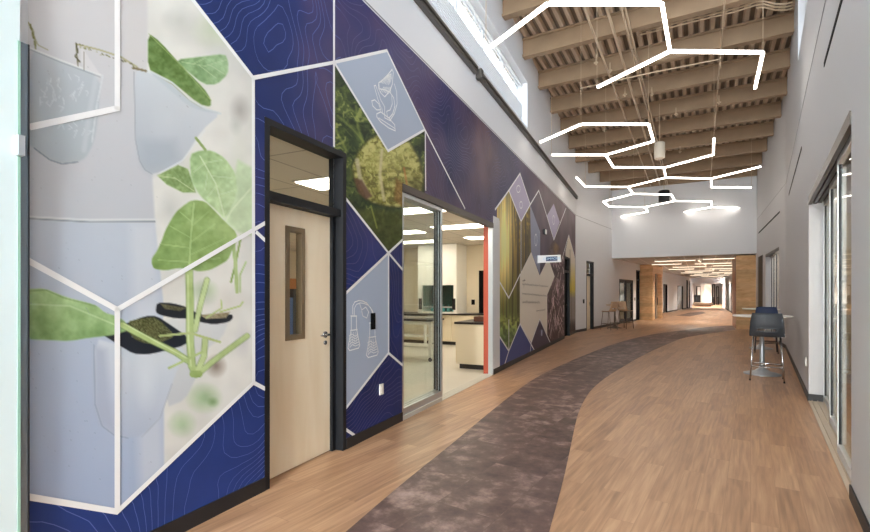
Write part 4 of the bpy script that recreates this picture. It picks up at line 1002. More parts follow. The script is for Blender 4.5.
# sliding glass door in the left wall (lab)
zt = 2.76; a, c = T_GL
f = MB()
for k in range(3): f.wbox(L1, a, c, -.012+k*.05, .02+k*.05, zt-.09+k*.012, zt)
f.wbox(L1, a, c, .0, .18, zt-.02, zt); o = tag(f.build('door_6', bronze), kind='structure')
ts_ = L1.t(488.8)
f = MB(); f.wbox(L1, c-.001, c-.05, -.01, .075, .0, zt-.06); f.wbox(L1, c+.0, T_M2, -.012, .0, .1, zt+.1, 1); f.build('side_jamb', [alu, wall_w], o)
f = MB(); f.wbox(L1, a, L1.t(441.5), -.01, .16, .001, .05); f.wbox(L1, L1.t(441.5), c, -.01, .16, .001, .012)
for k in range(3): f.wbox(L1, a, c, .02+k*.045, .026+k*.045, .012, .018 if k else .022)
f.build('floor_track', mat('sill_alu', (214, 212, 204), .35, .3), o)
f = MB(); f.wbox(L1, c-.02, c-.001, .076, .175, 0, zt); f.build('jamb_lining', mat('jamb_orange', (176, 76, 50), .5), o)
def slider(w, a, c, d, z0, z1, parent, sw=.05, sign=1, m=None, dark=True):
    f = MB(); f.wbox(w, a, a+sw, d-.02, d+.02, z0, z1); f.wbox(w, c-sw, c, d-.02, d+.02, z0, z1); f.wbox(w, a+sw, c-sw, d-.02, d+.02, z0, z0+.08); f.wbox(w, a+sw, c-sw, d-.02, d+.02, z1-.06, z1)
    s_ = f.build('sliding_panel', m or alu, parent); g = MB(); g.wbox(w, a+sw, c-sw, d-.004, d+.004, z0+.08, z1-.06); g.build('panel_pane', glass, s_)
    f = MB(); q = .004
    for t in (a+sw, c-sw): f.wbox(w, t-q, t+q, d-.013, d+.013, z0+.02, z1-.02)
    f.build('panel_gasket', black, s_)
    return s_
slider(L1, a+.01, L1.t(441.8, .02), .03, .05, zt-.08, o)
slider(L1, a+.01, L1.t(439.0, .08), .085, .05, zt-.08, o)
slider(L1, a+.01, L1.t(436.6, .135), .14, .05, zt-.08, o, dark=False)

# sliding glass doors in the right wall
zt = 2.80; f = MB()
for k in range(4): f.wbox(R1, S0, S1, -.01+k*.055, .03+k*.055, zt-.10+k*.006, zt)
o = tag(f.build('door_7', bronze), kind='structure')
f = MB(); f.wbox(R1, S0, S1, -.005, .22, .001, .01)
for k in range(3): f.wbox(R1, S0, S1, .03+k*.06, .037+k*.06, .01, .022)
f.build('floor_track', mat('sill_tan', (206, 190, 168), .35, .3), o)
slider(R1, S0, R1.t(839.8, .06), .06, .02, zt-.08, o, .045, m=aluw)
slider(R1, R1.t(841, .1), R1.t(831.5, .12), .12, .02, zt-.08, o, .045, m=aluw)
slider(R1, R1.t(833, .16), S1, .175, .02, zt-.08, o, .045, m=aluw)
slider(R1, R1.t(828, .2), S1, .225, .02, zt-.08, o, .045, m=aluw)
# opening in R2
f = MB(); f.wbox(R2, s2a, s2b, -.005, .2, 2.76, 2.84); o = tag(f.build('door_8', bronze), kind='structure')
n = 3
for k in range(n): slider(R2, s2a+(s2b-s2a)*k/n, s2a+(s2b-s2a)*(k+1)/n, .06+.05*k, .01, 2.76, o, .05, m=aluw)
f = MB(); f.wbox(R2, s2c, s2d, -.005, .15, 0, 2.9); tag(f.build('door_9', black), kind='structure')

# ================================================================= LAB
labh = 2.9
f = MB(); q = [L1.pt(lt0, .166), L1.pt(lt1, .166), L1.pt(lt1, 8.2), L1.pt(lt0, 8.2)]
for i in (1, 2, 3):
    p0, p1 = q[i], q[(i+1) % 4]; f.quad((p0.x, p0.y, 0), (p1.x, p1.y, 0), (p1.x, p1.y, labh), (p0.x, p0.y, labh))
tag(f.build('wall_left', wall_lab), kind='structure')
f = MB(); f.quad(*[(p.x, p.y, labh) for p in q]); tag(f.build('ceiling', tilem), kind='structure')
LN = [0]
def troffer(t, d, w, L=1.2, W=.5, h=labh, label='', group='ceiling light panels in the lab'):
    p = w.pt(t, d, h); root = empty('ceiling_light', p); tag(root, label, 'ceiling light', group)
    f = MB(); f.wbox(w, t-W/2-.03, t+W/2+.03, d-L/2-.03, d+L/2+.03, h-.012, h-.003); f.build('frame', aluw, root)
    f = MB(); f.wbox(w, t-W/2, t+W/2, d-L/2, d+L/2, h-.018, h-.0125); f.build('diffuser', trofm, root)
def td(w, p):
    v = Vector((p.x, p.y))-w.p; return v.dot(w.u), v.dot(w.n)
for (px, py, L, lb) in ((421, 209.5, 1.3, 'bright ceiling light panel nearest the glass lab door'), (463, 226, 1.3, 'ceiling light panel seen through the open lab doorway, second row'), (418, 241.5, 1.2, 'long ceiling light panel in front of the fume hood'), (486, 237, 1.0, 'ceiling light panel by the orange jamb'),
                        (404, 232, .9, 'ceiling light panel at the left edge of the glass lab door'), (327, 183, .6, 'ceiling light panel seen through the transom above the maple door')):
    t, d = td(L1, P(px, py, labh)); troffer(t, d, L1, L, label=lb)
troffer(2.0, 4.5, L1, label='ceiling light panel deep in the lab behind the plant picture'); troffer(6.0, 6.0, L1, label='ceiling light panel at the back of the lab')
troffer(11.5, 5.0, L1, label='ceiling light panel over the back corner of the lab')
ctop = mat('lab_black_top', (38, 34, 36), .3); white = mat('white_paint', (232, 230, 224), .4)
# white base cabinet beside doorway
t0, d0 = td(L1, P(455, 367)); t0, d0 = 9.6, .95
tA, dA = td(L1, P(456.0, 368.5)); 
root = empty('lab_cabinet', L1.pt(tA+1, .6, 0)); tag(root, 'cream lab base cabinet with black worktop just inside the open glass door', 'cabinet')
f = MB(); f.wbox(L1, tA, tA+2.4, .30, dA, .1, .88); f.build('body', cabm, root)
f = MB(); f.wbox(L1, tA+.04, tA+2.36, .32, dA-.06, .0, .1); f.build('toe_kick', ctop, root)
f = MB(); f.wbox(L1, tA-.02, tA+2.42, .29, dA+.03, .88, .92); f.build('worktop', ctop, root)
for k in range(4):
    f = MB(); f.wbox(L1, tA+.03+k*.59, tA+.59+k*.59, dA, dA+.018, .12, .86); dd = f.build('door', cabm, root)
    f = MB(); f.wbox(L1, tA+.08+k*.59, tA+.1+k*.59, dA+.018, dA+.04, .6, .75); f.build('door_handle', chrome, dd)
f = MB(); f.wbox(L1, tA+.25, tA+.55, .34, .6, .921, 1.02); tag(f.build('parts_box', mat('box_brown', (96, 58, 40), .6)), 'small dark brown box on the black cabinet top', 'box')
# long back counter along the lab side wall
wz = Wall(L1.pt(lt1, .5)[:2], L1.pt(lt1, 8)[:2], 'l')   # along the side wall, n points ... choose direction into lab
sgn = -1 if (wz.pt(0, 1) - L1.pt(lt1-1, .5)).length > 1.2 else 1
def wz_box(f, a, c, x0, x1, z0, z1, mi=0): f.wbox(wz, a, c, sgn*x0, sgn*x1, z0, z1, mi)
root = empty('lab_counter', wz.pt(3, sgn*.4, 0)); tag(root, 'long cream counter with black top along the far lab wall', 'counter')
f = MB(); wz_box(f, .9, 7.3, .02, .62, .1, .87); f.build('body', cabm, root)
f = MB(); wz_box(f, .9, 7.3, .02, .56, 0, .1); f.build('toe_kick', ctop, root)
f = MB(); wz_box(f, .88, 7.32, .01, .66, .87, .91); f.build('worktop', ctop, root)
for k in range(11):
    f = MB(); wz_box(f, .93+k*.575, 1.46+k*.575, .62, .64, .13, .84); dd = f.build('door', cabm, root)
# fume hood
def wzt(px, x): return wz.t(px, sgn*x)
ha, hc = sorted((wzt(418.0, .8), wzt(456.5, .8))); ga, gc = sorted((wzt(422, .8), wzt(453.5, .8)))
root = empty('fume_hood', wz.pt((ha+hc)/2, sgn*.4, .91)); tag(root, 'white fume hood with dark glass sash on the lab counter', 'fume hood')
f = MB(); wz_box(f, ha, ga, .02, .8, .912, labh-.01); wz_box(f, gc, hc, .02, .8, .912, labh-.01); wz_box(f, ga, gc, .02, .8, 1.72, labh-.01); wz_box(f, ga, gc, .02, .8, .912, .95); wz_box(f, ga, gc, .02, .1, .95, 1.72); f.build('body', white, root)
f = MB(); wz_box(f, ga, gc, .1, .12, .95, 1.72); f.build('liner', mat('hood_teal_reflection', (52, 96, 100), .3), root)  # teal reflections of the sash put into the liner colour
f = MB(); wz_box(f, ga, gc, .72, .728, 1.1, 1.72); f.build('sash', glass2, root)
f = MB(); wz_box(f, ga, gc, .71, .74, 1.07, 1.11); f.build('sash_rail', alu, root)
for i, tt in enumerate((ha+.08, hc-.08)):
    f = MB(); wz_box(f, tt-.05, tt+.05, .8, .812, 1.02, 1.34); f.build('control_plate', ctop, root)
for k in range(5):
    f = MB(); x = ga+.15+k*(gc-ga-.3)/4; p = wz.pt(x, sgn*.4, .951); f.lathe([(.05, .951), (.055, 1.0), (.02, 1.12), (.02, 1.16)], p.x, p.y, 12)
    tag(f.build('flask', mat('flask_glass', (120, 190, 190), .1)), 'small teal glass flask standing inside the fume hood', 'flask', 'flasks in the fume hood')
# dark doorway in the lab far wall
da, dc = sorted((wzt(479, .02), wzt(484.5, .02)))
f = MB(); wz_box(f, da, dc, .0, .03, .91, 2.15); tag(f.build('door_10', slotm), kind='structure')
for px, lb in ((460, 'black wall outlet plate on the far lab wall, left one'), (473, 'black wall outlet plate on the far lab wall, beside the dark doorway')):
    tt = wzt(px, .02); f = MB(); wz_box(f, tt-.05, tt+.05, .0, .02, 1.15, 1.3); tag(f.build('wall_outlet', slotm), lb, 'outlet')
# wheeled lab tables
def lab_table(t, d0_, d1_, label, wd=.65):
    root = empty('lab_table', L1.pt(t+wd/2, (d0_+d1_)/2, 0)); tag(root, label, 'lab table', 'wheeled lab tables')
    f = MB(); f.wbox(L1, t, t+wd, d0_, d1_, .88, .92); f.build('tabletop', ctop, root)
    f = MB(); f.wbox(L1, t+.04, t+wd-.04, d0_+.04, d1_-.04, .80, .88); f.wbox(L1, t+.05, t+wd-.05, d0_+.05, d1_-.05, .3, .33); f.build('apron', white, root)
    for tt in (t+.05, t+wd-.11):
        for dd in (d0_+.05, d1_-.11):
            f = MB(); f.wbox(L1, tt, tt+.06, dd, dd+.06, .1, .80); lg = f.build('leg', white, root)
            p = L1.pt(tt+.03, dd+.03, .045); f = MB(); f.tube([p-Vector((L1.u.x, L1.u.y, 0))*.015, p+Vector((L1.u.x, L1.u.y, 0))*.015], .044, 12); f.tube([p, p+Vector((0, 0, .06))], .012, 6); f.build('caster', ctop, lg)
tT, dT = td(L1, P(434, 362))
lab_table(tT-.1, dT, dT+1.7, 'white wheeled lab table with black top, front one behind the glass panel')
tU, dU = td(L1, P(430, 349))
lab_table(tU, dU+.1, dU+1.8, 'white wheeled lab table with black top, rear one nearer the fume hood')
lab_table(3.6, 3.0, 4.8, 'white wheeled lab table with black top behind the maple door')
# what shows through the door lite: orange storage with coloured bins
ttc, ddc = 7.6, 7.6
wb = L1
root = empty('storage_cabinet', wb.pt(12.4, 7.9, 0)); tag(root, 'orange wooden storage cabinet seen through the narrow door window', 'cabinet')
f = MB(); f.wbox(wb, 11.2, 13.3, 7.6, 8.15, .02, 1.95); f.build('body', mat('cabinet_orange', (196, 130, 66), .5), root)
for k, cc in enumerate(((40, 44, 60), (150, 40, 40), (60, 90, 140), (60, 60, 60), (190, 60, 50), (50, 60, 90))):
    f = MB(); a_ = 11.25+k*.34; f.wbox(wb, a_, a_+.31, 7.22, 7.59, .006, 1.62-.13*(k % 3)); tag(f.build('storage_bin', mat('bin%d' % k, cc, .5)), '%s storage bin standing in front of the orange cabinet' % ('navy', 'dark red', 'blue', 'grey', 'red', 'dark blue')[k], 'bin', 'bins by the orange cabinet')

# ================================================================= RIGHT ROOM
rh = 2.95
q = [R1.pt(-3, .22), R1.pt(-3, 6.5), R1.pt(11, 6.5), R1.pt(11, .22)]
f = MB()
for i in (0, 1, 2):
    p0, p1 = q[i], q[(i+1) % 4]; f.quad((p0.x, p0.y, 0), (p1.x, p1.y, 0), (p1.x, p1.y, rh), (p0.x, p0.y, rh))
tag(f.build('wall_right', mat('wall_tan', (206, 192, 160), .7)), kind='structure')
f = MB(); f.quad(*[(p.x, p.y, rh) for p in q]); tag(f.build('ceiling', mat('ceiling_brownish', (150, 140, 128), .7)), kind='structure')
for i, (t, d) in enumerate(((3.4, 1.4), (5.2, 1.6), (7.0, 1.6), (5.2, 4.0), (8.6, 3.5))):
    troffer(t, d, R1, 2.2, .12, rh, ('slim ceiling light bar in the right-hand room, nearest to the glass doors', 'slim ceiling light bar in the right-hand room, second row', 'slim ceiling light bar in the right-hand room, third row', 'slim ceiling light bar deep in the right-hand room', 'slim ceiling light bar at the far corner of the right-hand room')[i], 'light bars in the right-hand room')
teal = mat('teal_fabric', (70, 134, 134), .7); wood2 = mat('shelf_wood', (206, 158, 104), .5)
root = empty('open_shelf', R1.pt(9.0, 1.2, 0)); tag(root, 'pale open shelf unit with wooden end seen through the right glass doors', 'shelf')
f = MB()
for z in (.05, .45, .85, 1.2): f.wbox(R1, 8.0, 9.6, .9, 1.3, z, z+.03)
f.build('shelves', white, root); f = MB(); f.wbox(R1, 7.96, 8.0, .88, 1.32, 0, 1.25); f.wbox(R1, 9.6, 9.64, .88, 1.32, 0, 1.25); f.build('side_panel', wood2, root)
p = R1.pt(6.6, 1.1, 0); root = empty('lounge_chair', p); tag(root, 'teal lounge chair with curved white base behind the right glass doors', 'chair')
f = MB(); f.lathe([(.24, .40), (.27, .44), (.27, .5), (.2, .53)], p.x, p.y, 20); f.build('seat', teal, root)
f = MB(); f.tube([(p.x+.27*math.cos(a_), p.y+.27*math.sin(a_), .78) for a_ in [(-.2+.28*i) for i in range(9)]], .045, 8); f.tube([(p.x+.27*math.cos(a_), p.y+.27*math.sin(a_), .66) for a_ in [(-.2+.28*i) for i in range(9)]], .05, 8); f.tube([(p.x+.27*math.cos(a_), p.y+.27*math.sin(a_), .54) for a_ in [(-.2+.28*i) for i in range(9)]], .05, 8); f.build('backrest', teal, root)
f = MB(); f.lathe([(.26, .0), (.24, .02), (.04, .04), (.035, .4)], p.x, p.y, 20); f.build('base', white, root)
root = empty('meeting_table', R1.pt(4.6, 1.6, 0)); tag(root, 'white topped meeting table in the right-hand room', 'table'); pt_ = R1.pt(4.6, 1.6)
f = MB(); f.lathe([(.6, .72), (.6, .75)], pt_.x, pt_.y, 32); f.build('tabletop', white, root); f = MB(); f.lathe([(.3, .0), (.28, .02), (.04, .05), (.04, .72)], pt_.x, pt_.y, 24); f.build('base', alu, root)

# ================================================================= FAR CORRIDOR
f = MB(); f.quad(*[(p[0], p[1], 3.1) for p in (EW.pt(-.4, .25), EW.pt(EW.len+.3, .25), (31, 48.2), (25, 48.2))]); tag(f.build('ceiling', gridm), kind='structure')
doorsL = []
for xa, xb, py in ((663.3, 667.2, 284), (677.4, 683, 285.5), (686.2, 687.8, 279.9), (689.0, 690.2, 280.5)):
    a_, c_ = L3.t(xa), L3.t(xb); doorsL.append((a_, c_, L3.tz(xa, py)[1]))
wall_open('wall_left', L3, 0, L3.len, 0, 3.2, .2, [(a_, c_, -.1, z_) for a_, c_, z_ in doorsL], wall_w)
f = MB(); f.wbox(L3, .28, .3, -.42, .0, 0, 3.2); tag(f.build('wall_left', wall_w), kind='structure')
for i, (a_, c_, z_) in enumerate(doorsL):
    f = MB(); f.wbox(L3, a_, a_+.08, -.01, .1, 0, z_); f.wbox(L3, c_-.08, c_, -.01, .1, 0, z_); f.wbox(L3, a_+.08, c_-.08, -.01, .1, z_-.08, z_); o = tag(f.build('door_%d' % (11+i), black), kind='structure')
    f = MB(); f.wbox(L3, a_+.08, c_-.08, .08, .12, .01, z_-.08); f.build('door_leaf', d2m, o)
baseb(L3, [(.3, doorsL[0][0])]+[(doorsL[i][1], doorsL[i+1][0]) for i in range(3)], 'left')
rs_ = [(R3.t(729.5), R3.t(727.2), 2.3), (R3.t(731.9), R3.t(730.6), 2.3)]
rs_ = [(min(a_, c_), max(a_, c_), z_) for a_, c_, z_ in rs_]
wall_open('wall_right', R3, 0, R3.len, 0, 3.2, .2, [(a_, c_, -.1, z_) for a_, c_, z_ in rs_], wall_w)
for i, (a_, c_, z_) in enumerate(rs_):
    f = MB(); f.wbox(R3, a_, c_, .06, .12, 0, z_); tag(f.build('door_%d' % (16+i), black), kind='structure')
baseb(R3, [(1, R3.len)], 'right')
# ceiling light strips of the low corridor
axw = Wall((10.6, 20.3), (10.6+.5, 20.3+.87), 'l'); axw.u = Vector((SA, CA)); axw.n = Vector((-CA, SA))
mid = lambda t: Vector((10.9, 20.6))+Vector((.563, .826))*t
for i in range(9):
    p = mid(1.0+i*3.0); root = empty('ceiling_light', (p.x, p.y, 3.0)); tag(root, 'thin crosswise light line under the low grey ceiling, %s from the corridor mouth' % ('first', 'second', 'third', 'fourth', 'fifth', 'sixth', 'seventh', 'eighth', 'ninth')[i], 'ceiling light', 'light lines under the low ceiling')
    v = lambda a_, b_: (p.x+CA*a_+SA*b_, p.y-SA*a_+CA*b_)
    for (a0, a1, b0, b1) in ((-1.9, -.5, -.012, .012), (.1, 1.7, .4, .424)) if i % 2 else ((-1.3, .4, .3, .324), (.7, 1.9, -.2, -.176)):
        f = MB(); f.prism([v(a0, b0), v(a1, b0), v(a1, b1), v(a0, b1)], 2.99, 3.02); f.build('diffuser', downm, root)
        f = MB(); f.prism([v(a0, b0), v(a0+.02, b0), v(a0+.02, b1), v(a0, b1)], 3.02, 3.095); f.prism([v(a1-.02, b0), v(a1, b0), v(a1, b1), v(a1-.02, b1)], 3.02, 3.095); f.build('hanger', aluw, root)
    if i in (0, 1, 3):
        f = MB(); f.prism([v(.5, .5), v(.536, .5), v(.636, 1.9), v(.6, 1.9)], 2.99, 3.02); f.build('diffuser', downm, root)
# timber clad box with glazed door, left
p0, p1, p2 = P(640, 320.0), P(652.7, 320.5), P(662.8, 318.0)
root = empty('timber_portal', (p1.x, p1.y, 0)); tag(root, 'oak plank clad box with glazed door at the left mouth of the corridor', 'timber box')
pb = Vector((p0.x-.4, p0.y+2.4, 0)); d1 = (p2-p1)
f = MB(); out = [p0, p1, p1+d1*.22, p1+d1*.22+Vector((-.9, .5, 0)), p1+Vector((-.9, .5, 0))+d1*.9, p1+d1*.9, p2, p2+Vector((-1.8, 1.1, 0)), p0+Vector((-.05, 1.2, 0))]
f.prism([(v.x, v.y) for v in [p0, p1, p1+d1*.2, p1+d1*.2+Vector((-.35, .2, 0)), p0+Vector((.05, .9, 0))]], 0, 3.08); f.build('left_cladding', oakm, root)
f = MB(); f.prism([(v.x, v.y) for v in [p1+d1*.88, p2, p2+Vector((-1.0, .7, 0)), p1+d1*.88+Vector((-1.0, .7, 0))]], 0, 3.08); f.build('right_cladding', oakm, root)
f = MB(); f.prism([(v.x, v.y) for v in [p1+d1*.2, p1+d1*.88, p1+d1*.88+Vector((-.35, .2, 0)), p1+d1*.2+Vector((-.35, .2, 0))]], 2.62, 3.08); f.build('header_cladding', oakm, root)
f = MB(); o_ = Vector((-.2, .12, 0)); qa, qb = p1+d1*.2+o_, p1+d1*.88+o_
f.prism([(v.x, v.y) for v in (qa, qb, qb+Vector((-.05, .03, 0)), qa+Vector((-.05, .03, 0)))], 0.01, 2.62); f.build('glazed_door', mat('door_greige', (196, 180, 160), .35), root)
for k in (.33, .42, .62):
    f = MB(); c0 = p1+d1*k+o_+Vector((.03, -.02, 0)); f.box(c0.x-.03, c0.x+.03, c0.y-.03, c0.y+.03, .01, 2.62); f.build('mullion', mat('mullion_grey', (150, 142, 134), .4, .5), root)
f = MB(); c0 = p1+d1*.72+o_+Vector((.07, -.05, 0)); f.tube([(c0.x, c0.y, .8), (c0.x, c0.y, 1.25)], .02, 8); f.build('pull_handle', black, root)
# timber pillar, right
q0, q1, q2 = P(736.3, 329.3), P(757.2, 329.6), P(732.2, 325.3)
root = empty('timber_pillar', (q0.x, q0.y, 0)); tag(root, 'wide oak plank clad pillar at the right mouth of the low corridor', 'timber pillar')
f = MB(); f.prism([(v.x, v.y) for v in (q0, q1, q1+Vector((.1, .25, 0)), q0+Vector((.15, .25, 0)))], 0, 3.06); f.build('front_cladding', oakm, root)
f = MB(); f.prism([(v.x, v.y) for v in (q0+Vector((.15, .26, 0)), q0+Vector((.6, .26, 0)), q2+Vector((.6, 0, 0)), q2)], 0, 3.06); f.build('side_cladding', maple('oak_dark', (122, 74, 46), (150, 96, 62), (3, 3, 10)), root)
# end of corridor: header wall, lobby
EY = 48.2
f = MB(); xa = lambda px, Y=EY: (px-CX)/F*Y
f.box(xa(686), xa(732), EY, EY+.3, 2.5, 3.2); f.box(xa(684), xa(692.4), EY, EY+.3, 0, 2.5); f.box(xa(724), xa(736), EY, EY+.3, 0, 2.5); tag(f.build('wall_back', wall_w), kind='structure')
f = MB(); f.quad((20, EY+.3, 3.4), (40, EY+.3, 3.4), (44, 72, 3.4), (24, 72, 3.4)); tag(f.build('ceiling', mat('lobby_ceiling', (140, 136, 130), .7)), kind='structure')
f = MB(); f.box(22, 44, 68, 68.2, 0, 3.4); tag(f.build('wall_back', wall_w), kind='structure')
f = MB(); f.quad((xa(689), EY+.3, 0), (xa(694, 68), 68, 0), (xa(694, 68), 68, 3.4), (xa(689), EY+.3, 3.4)); f.quad((xa(726.5), EY+.3, 0), (xa(723, 68), 68, 0), (xa(723, 68), 68, 3.4), (xa(726.5), EY+.3, 3.4)); tag(f.build('wall_right', wall_w), kind='structure')
cY = 54.0; f = MB(); f.box(xa(704.6, cY), xa(711.4, cY), cY, cY+.8, 0, 3.39); tag(f.build('white_column', white), 'square white column lit warmly at the far end of the corridor', 'column')
root = empty('round_bench', (xa(707, 52.4), 52.6, 0)); tag(root, 'low round brown bench at the foot of the far white column', 'bench')
bx_, by_ = xa(707, 52.4), 53.2
f = MB(); f.lathe([(.98, .1), (1.0, .13), (1.0, .40), (.95, .46)], bx_, by_, 32); f.build('seat', mat('bench_brown', (84, 66, 50), .7, var=.2), root); f = MB(); f.lathe([(.85, 0), (.85, .1)], bx_, by_, 24); f.build('plinth', ctop, root)
for i, (x0, x1, y0, y1, Y) in enumerate(((696.5, 701.5, 290, 303, 60), (712.5, 715, 288, 300, 60), (716.5, 719, 290, 301, 62))):
    f = MB(); z0 = CH+(HY-y1)/F*Y; z1 = CH+(HY-y0)/F*Y; z0 = max(z0, .0)
    X0, X1 = xa(x0, Y), xa(x1, Y); f.box(X0, X0+.12, Y, Y+.1, 0, z1+.5); f.box(X1-.12, X1, Y, Y+.1, 0, z1+.5); f.box(X0+.12, X1-.12, Y, Y+.1, z1+.4, z1+.5); f.box(X0+.12, X1-.12, Y, Y+.1, .9, 1.0)
    o = tag(f.build('window_%d' % (7+i), black), kind='structure'); g = MB(); g.box(X0+.12, X1-.12, Y+.03, Y+.05, 1.0, z1+.4); g.build('window_pane', mat('pane_bright', (220, 226, 230), .3), o)
f = MB(); X0 = xa(696.3, 55); f.box(X0, X0+.6, 55, 55.5, 0, 1.3); tag(f.build('waste_bin', black), 'black waste bin at the far left of the lobby beyond the corridor', 'bin')
def downl(x, y, z, e, col=(1, .92, .8), ang=110, name='spot'):
    l = bpy.data.lights.new(name, 'SPOT'); l.energy = e; l.color = col; l.spot_size = math.radians(ang); l.spot_blend = .6; l.shadow_soft_size = .15
    o = bpy.data.objects.new(name, l); o.location = (x, y, z); C.objects.link(o)
for x, y, e in ((xa(707, 52.3), 52.3, 420), (xa(700, 57), 57, 260), (xa(714, 57), 57, 260), (xa(708, 63), 63, 300), (xa(706, 50), 50, 200)): downl(x, y, 3.3, e*SPOT)
for t in (4, 10, 16, 22): 
    p = mid(t); downl(p.x, p.y, 3.05, 120*SPOT, ang=140)

# ================================================================= SIGN, SWITCHES
sp = L1.pt(L1.t(537.5), 0, 2.34); dirb = Vector((CA, -SA, 0)); nb = Vector((SA, CA, 0))
W_ = .0; sc = sp.y/F; Ls = 21.5*sc*1.08; hh = 7.2*sc
root = empty('blade_sign', sp+dirb*.02); tag(root, 'white blade sign with a dark blue name panel hanging off the mural', 'sign')
zc = CH+(HY-259.3)/F*sp.y
def sbox(f, a_, c_, y0, y1, z0, z1): 
    g_ = lambda s_, y_: sp+dirb*s_+nb*y_
    P4 = [g_(a_, y0), g_(c_, y0), g_(c_, y1), g_(a_, y1)]
    f.hexa([(p.x, p.y, z0) for p in P4]+[(p.x, p.y, z1) for p in P4])
f = MB(); sbox(f, .02, Ls, -.02, .02, zc-hh/2, zc+hh/2); f.build('panel', mat('sign_white', (236, 236, 238), .4), root)
f = MB(); sbox(f, Ls*.38, Ls*.87, -.0235, -.0205, zc-hh*.3, zc+hh*.3); f.build('name_plate', mat('sign_navy', (22, 40, 92), .4), root)
f = MB(); sbox(f, 0, .02, -.03, .03, zc-hh*.55, zc+hh*.55); f.build('bracket', alu, root)
cu = bpy.data.curves.new('sign_lettering', 'FONT'); cu.body = 'COMMONS'; cu.size = hh*.46; cu.extrude = .0008; cu.align_x = 'CENTER'; cu.align_y = 'CENTER'
cu.materials.append(mat('sign_letter', (190, 226, 250), .4)); tf = bpy.data.objects.new('tmp', cu); C.objects.link(tf); bpy.context.view_layer.update(); tme = bpy.data.meshes.new_from_object(tf); bpy.data.objects.remove(tf); to = bpy.data.objects.new('sign_lettering', tme); C.objects.link(to); to.parent = root
pc = sp+dirb*(Ls*.625)+nb*-.0245; to.location = Vector((pc.x, pc.y, zc))-root.location; to.rotation_euler = (math.radians(90), 0, -math.atan2(SA, CA))
def plate(name, w, px, py, wd, ht, m, label, cat, d=.012, m2=None):
    t, z = w.tz(px, py); root = empty(name, w.pt(t, -.002, z)); tag(root, label, cat)
    f = MB(); f.wbox(w, t-wd/2, t+wd/2, -.002-d, -.0095 if w is L1 else -.001, z-ht/2, z+ht/2); f.build('plate', m, root, bevel=.002)
    f = MB(); f.wbox(w, t-wd*.22, t+wd*.22, -.006-d, -.002-d, z-ht*.28, z+ht*.28); f.build('button', m2 or m, root)
plate('wall_switch', L1, 380.2, 389.2, .075, .115, white, 'white outlet plate low on the blue part of the mural, right of the maple door', 'outlet', .02)
plate('card_reader', L1, 372.2, 321.2, .085, .17, slotm, 'small black card reader on the flask picture', 'card reader', .012)
plate('wall_outlet', L1, 541.3, 333, .08, .14, mat('plate_grey', (150, 144, 160), .4), 'grey outlet plate on the dark plum triangle of the mural', 'outlet', .02)
plate('card_reader', L2, 583.3, 301.3, .11, .16, black, 'dark card reader on the white wall left of the far maple door', 'card reader', .03)
plate('wall_outlet', R1, 806.6, 361.5, .08, .12, white, 'white outlet plate low on the grey wall between stool and glass doors', 'outlet')
plate('card_reader', L2, 634.6, 299, .1, .16, black, 'dark card reader beside the double doors in the distance', 'card reader', .03)
t, z = L1.tz(543.6, 232); root = empty('strobe_alarm', L1.pt(t, 0, z)); tag(root, 'white alarm strobe with dark side high on the mural above the blade sign', 'alarm')
f = MB(); f.wbox(L1, t-.07, t+.07, -.05, -.01, z-.07, z+.07); f.build('backbox', black, root); f = MB(); f.wbox(L1, t-.06, t+.065, -.075, -.05, z-.06, z+.06); f.build('lens', white, root)

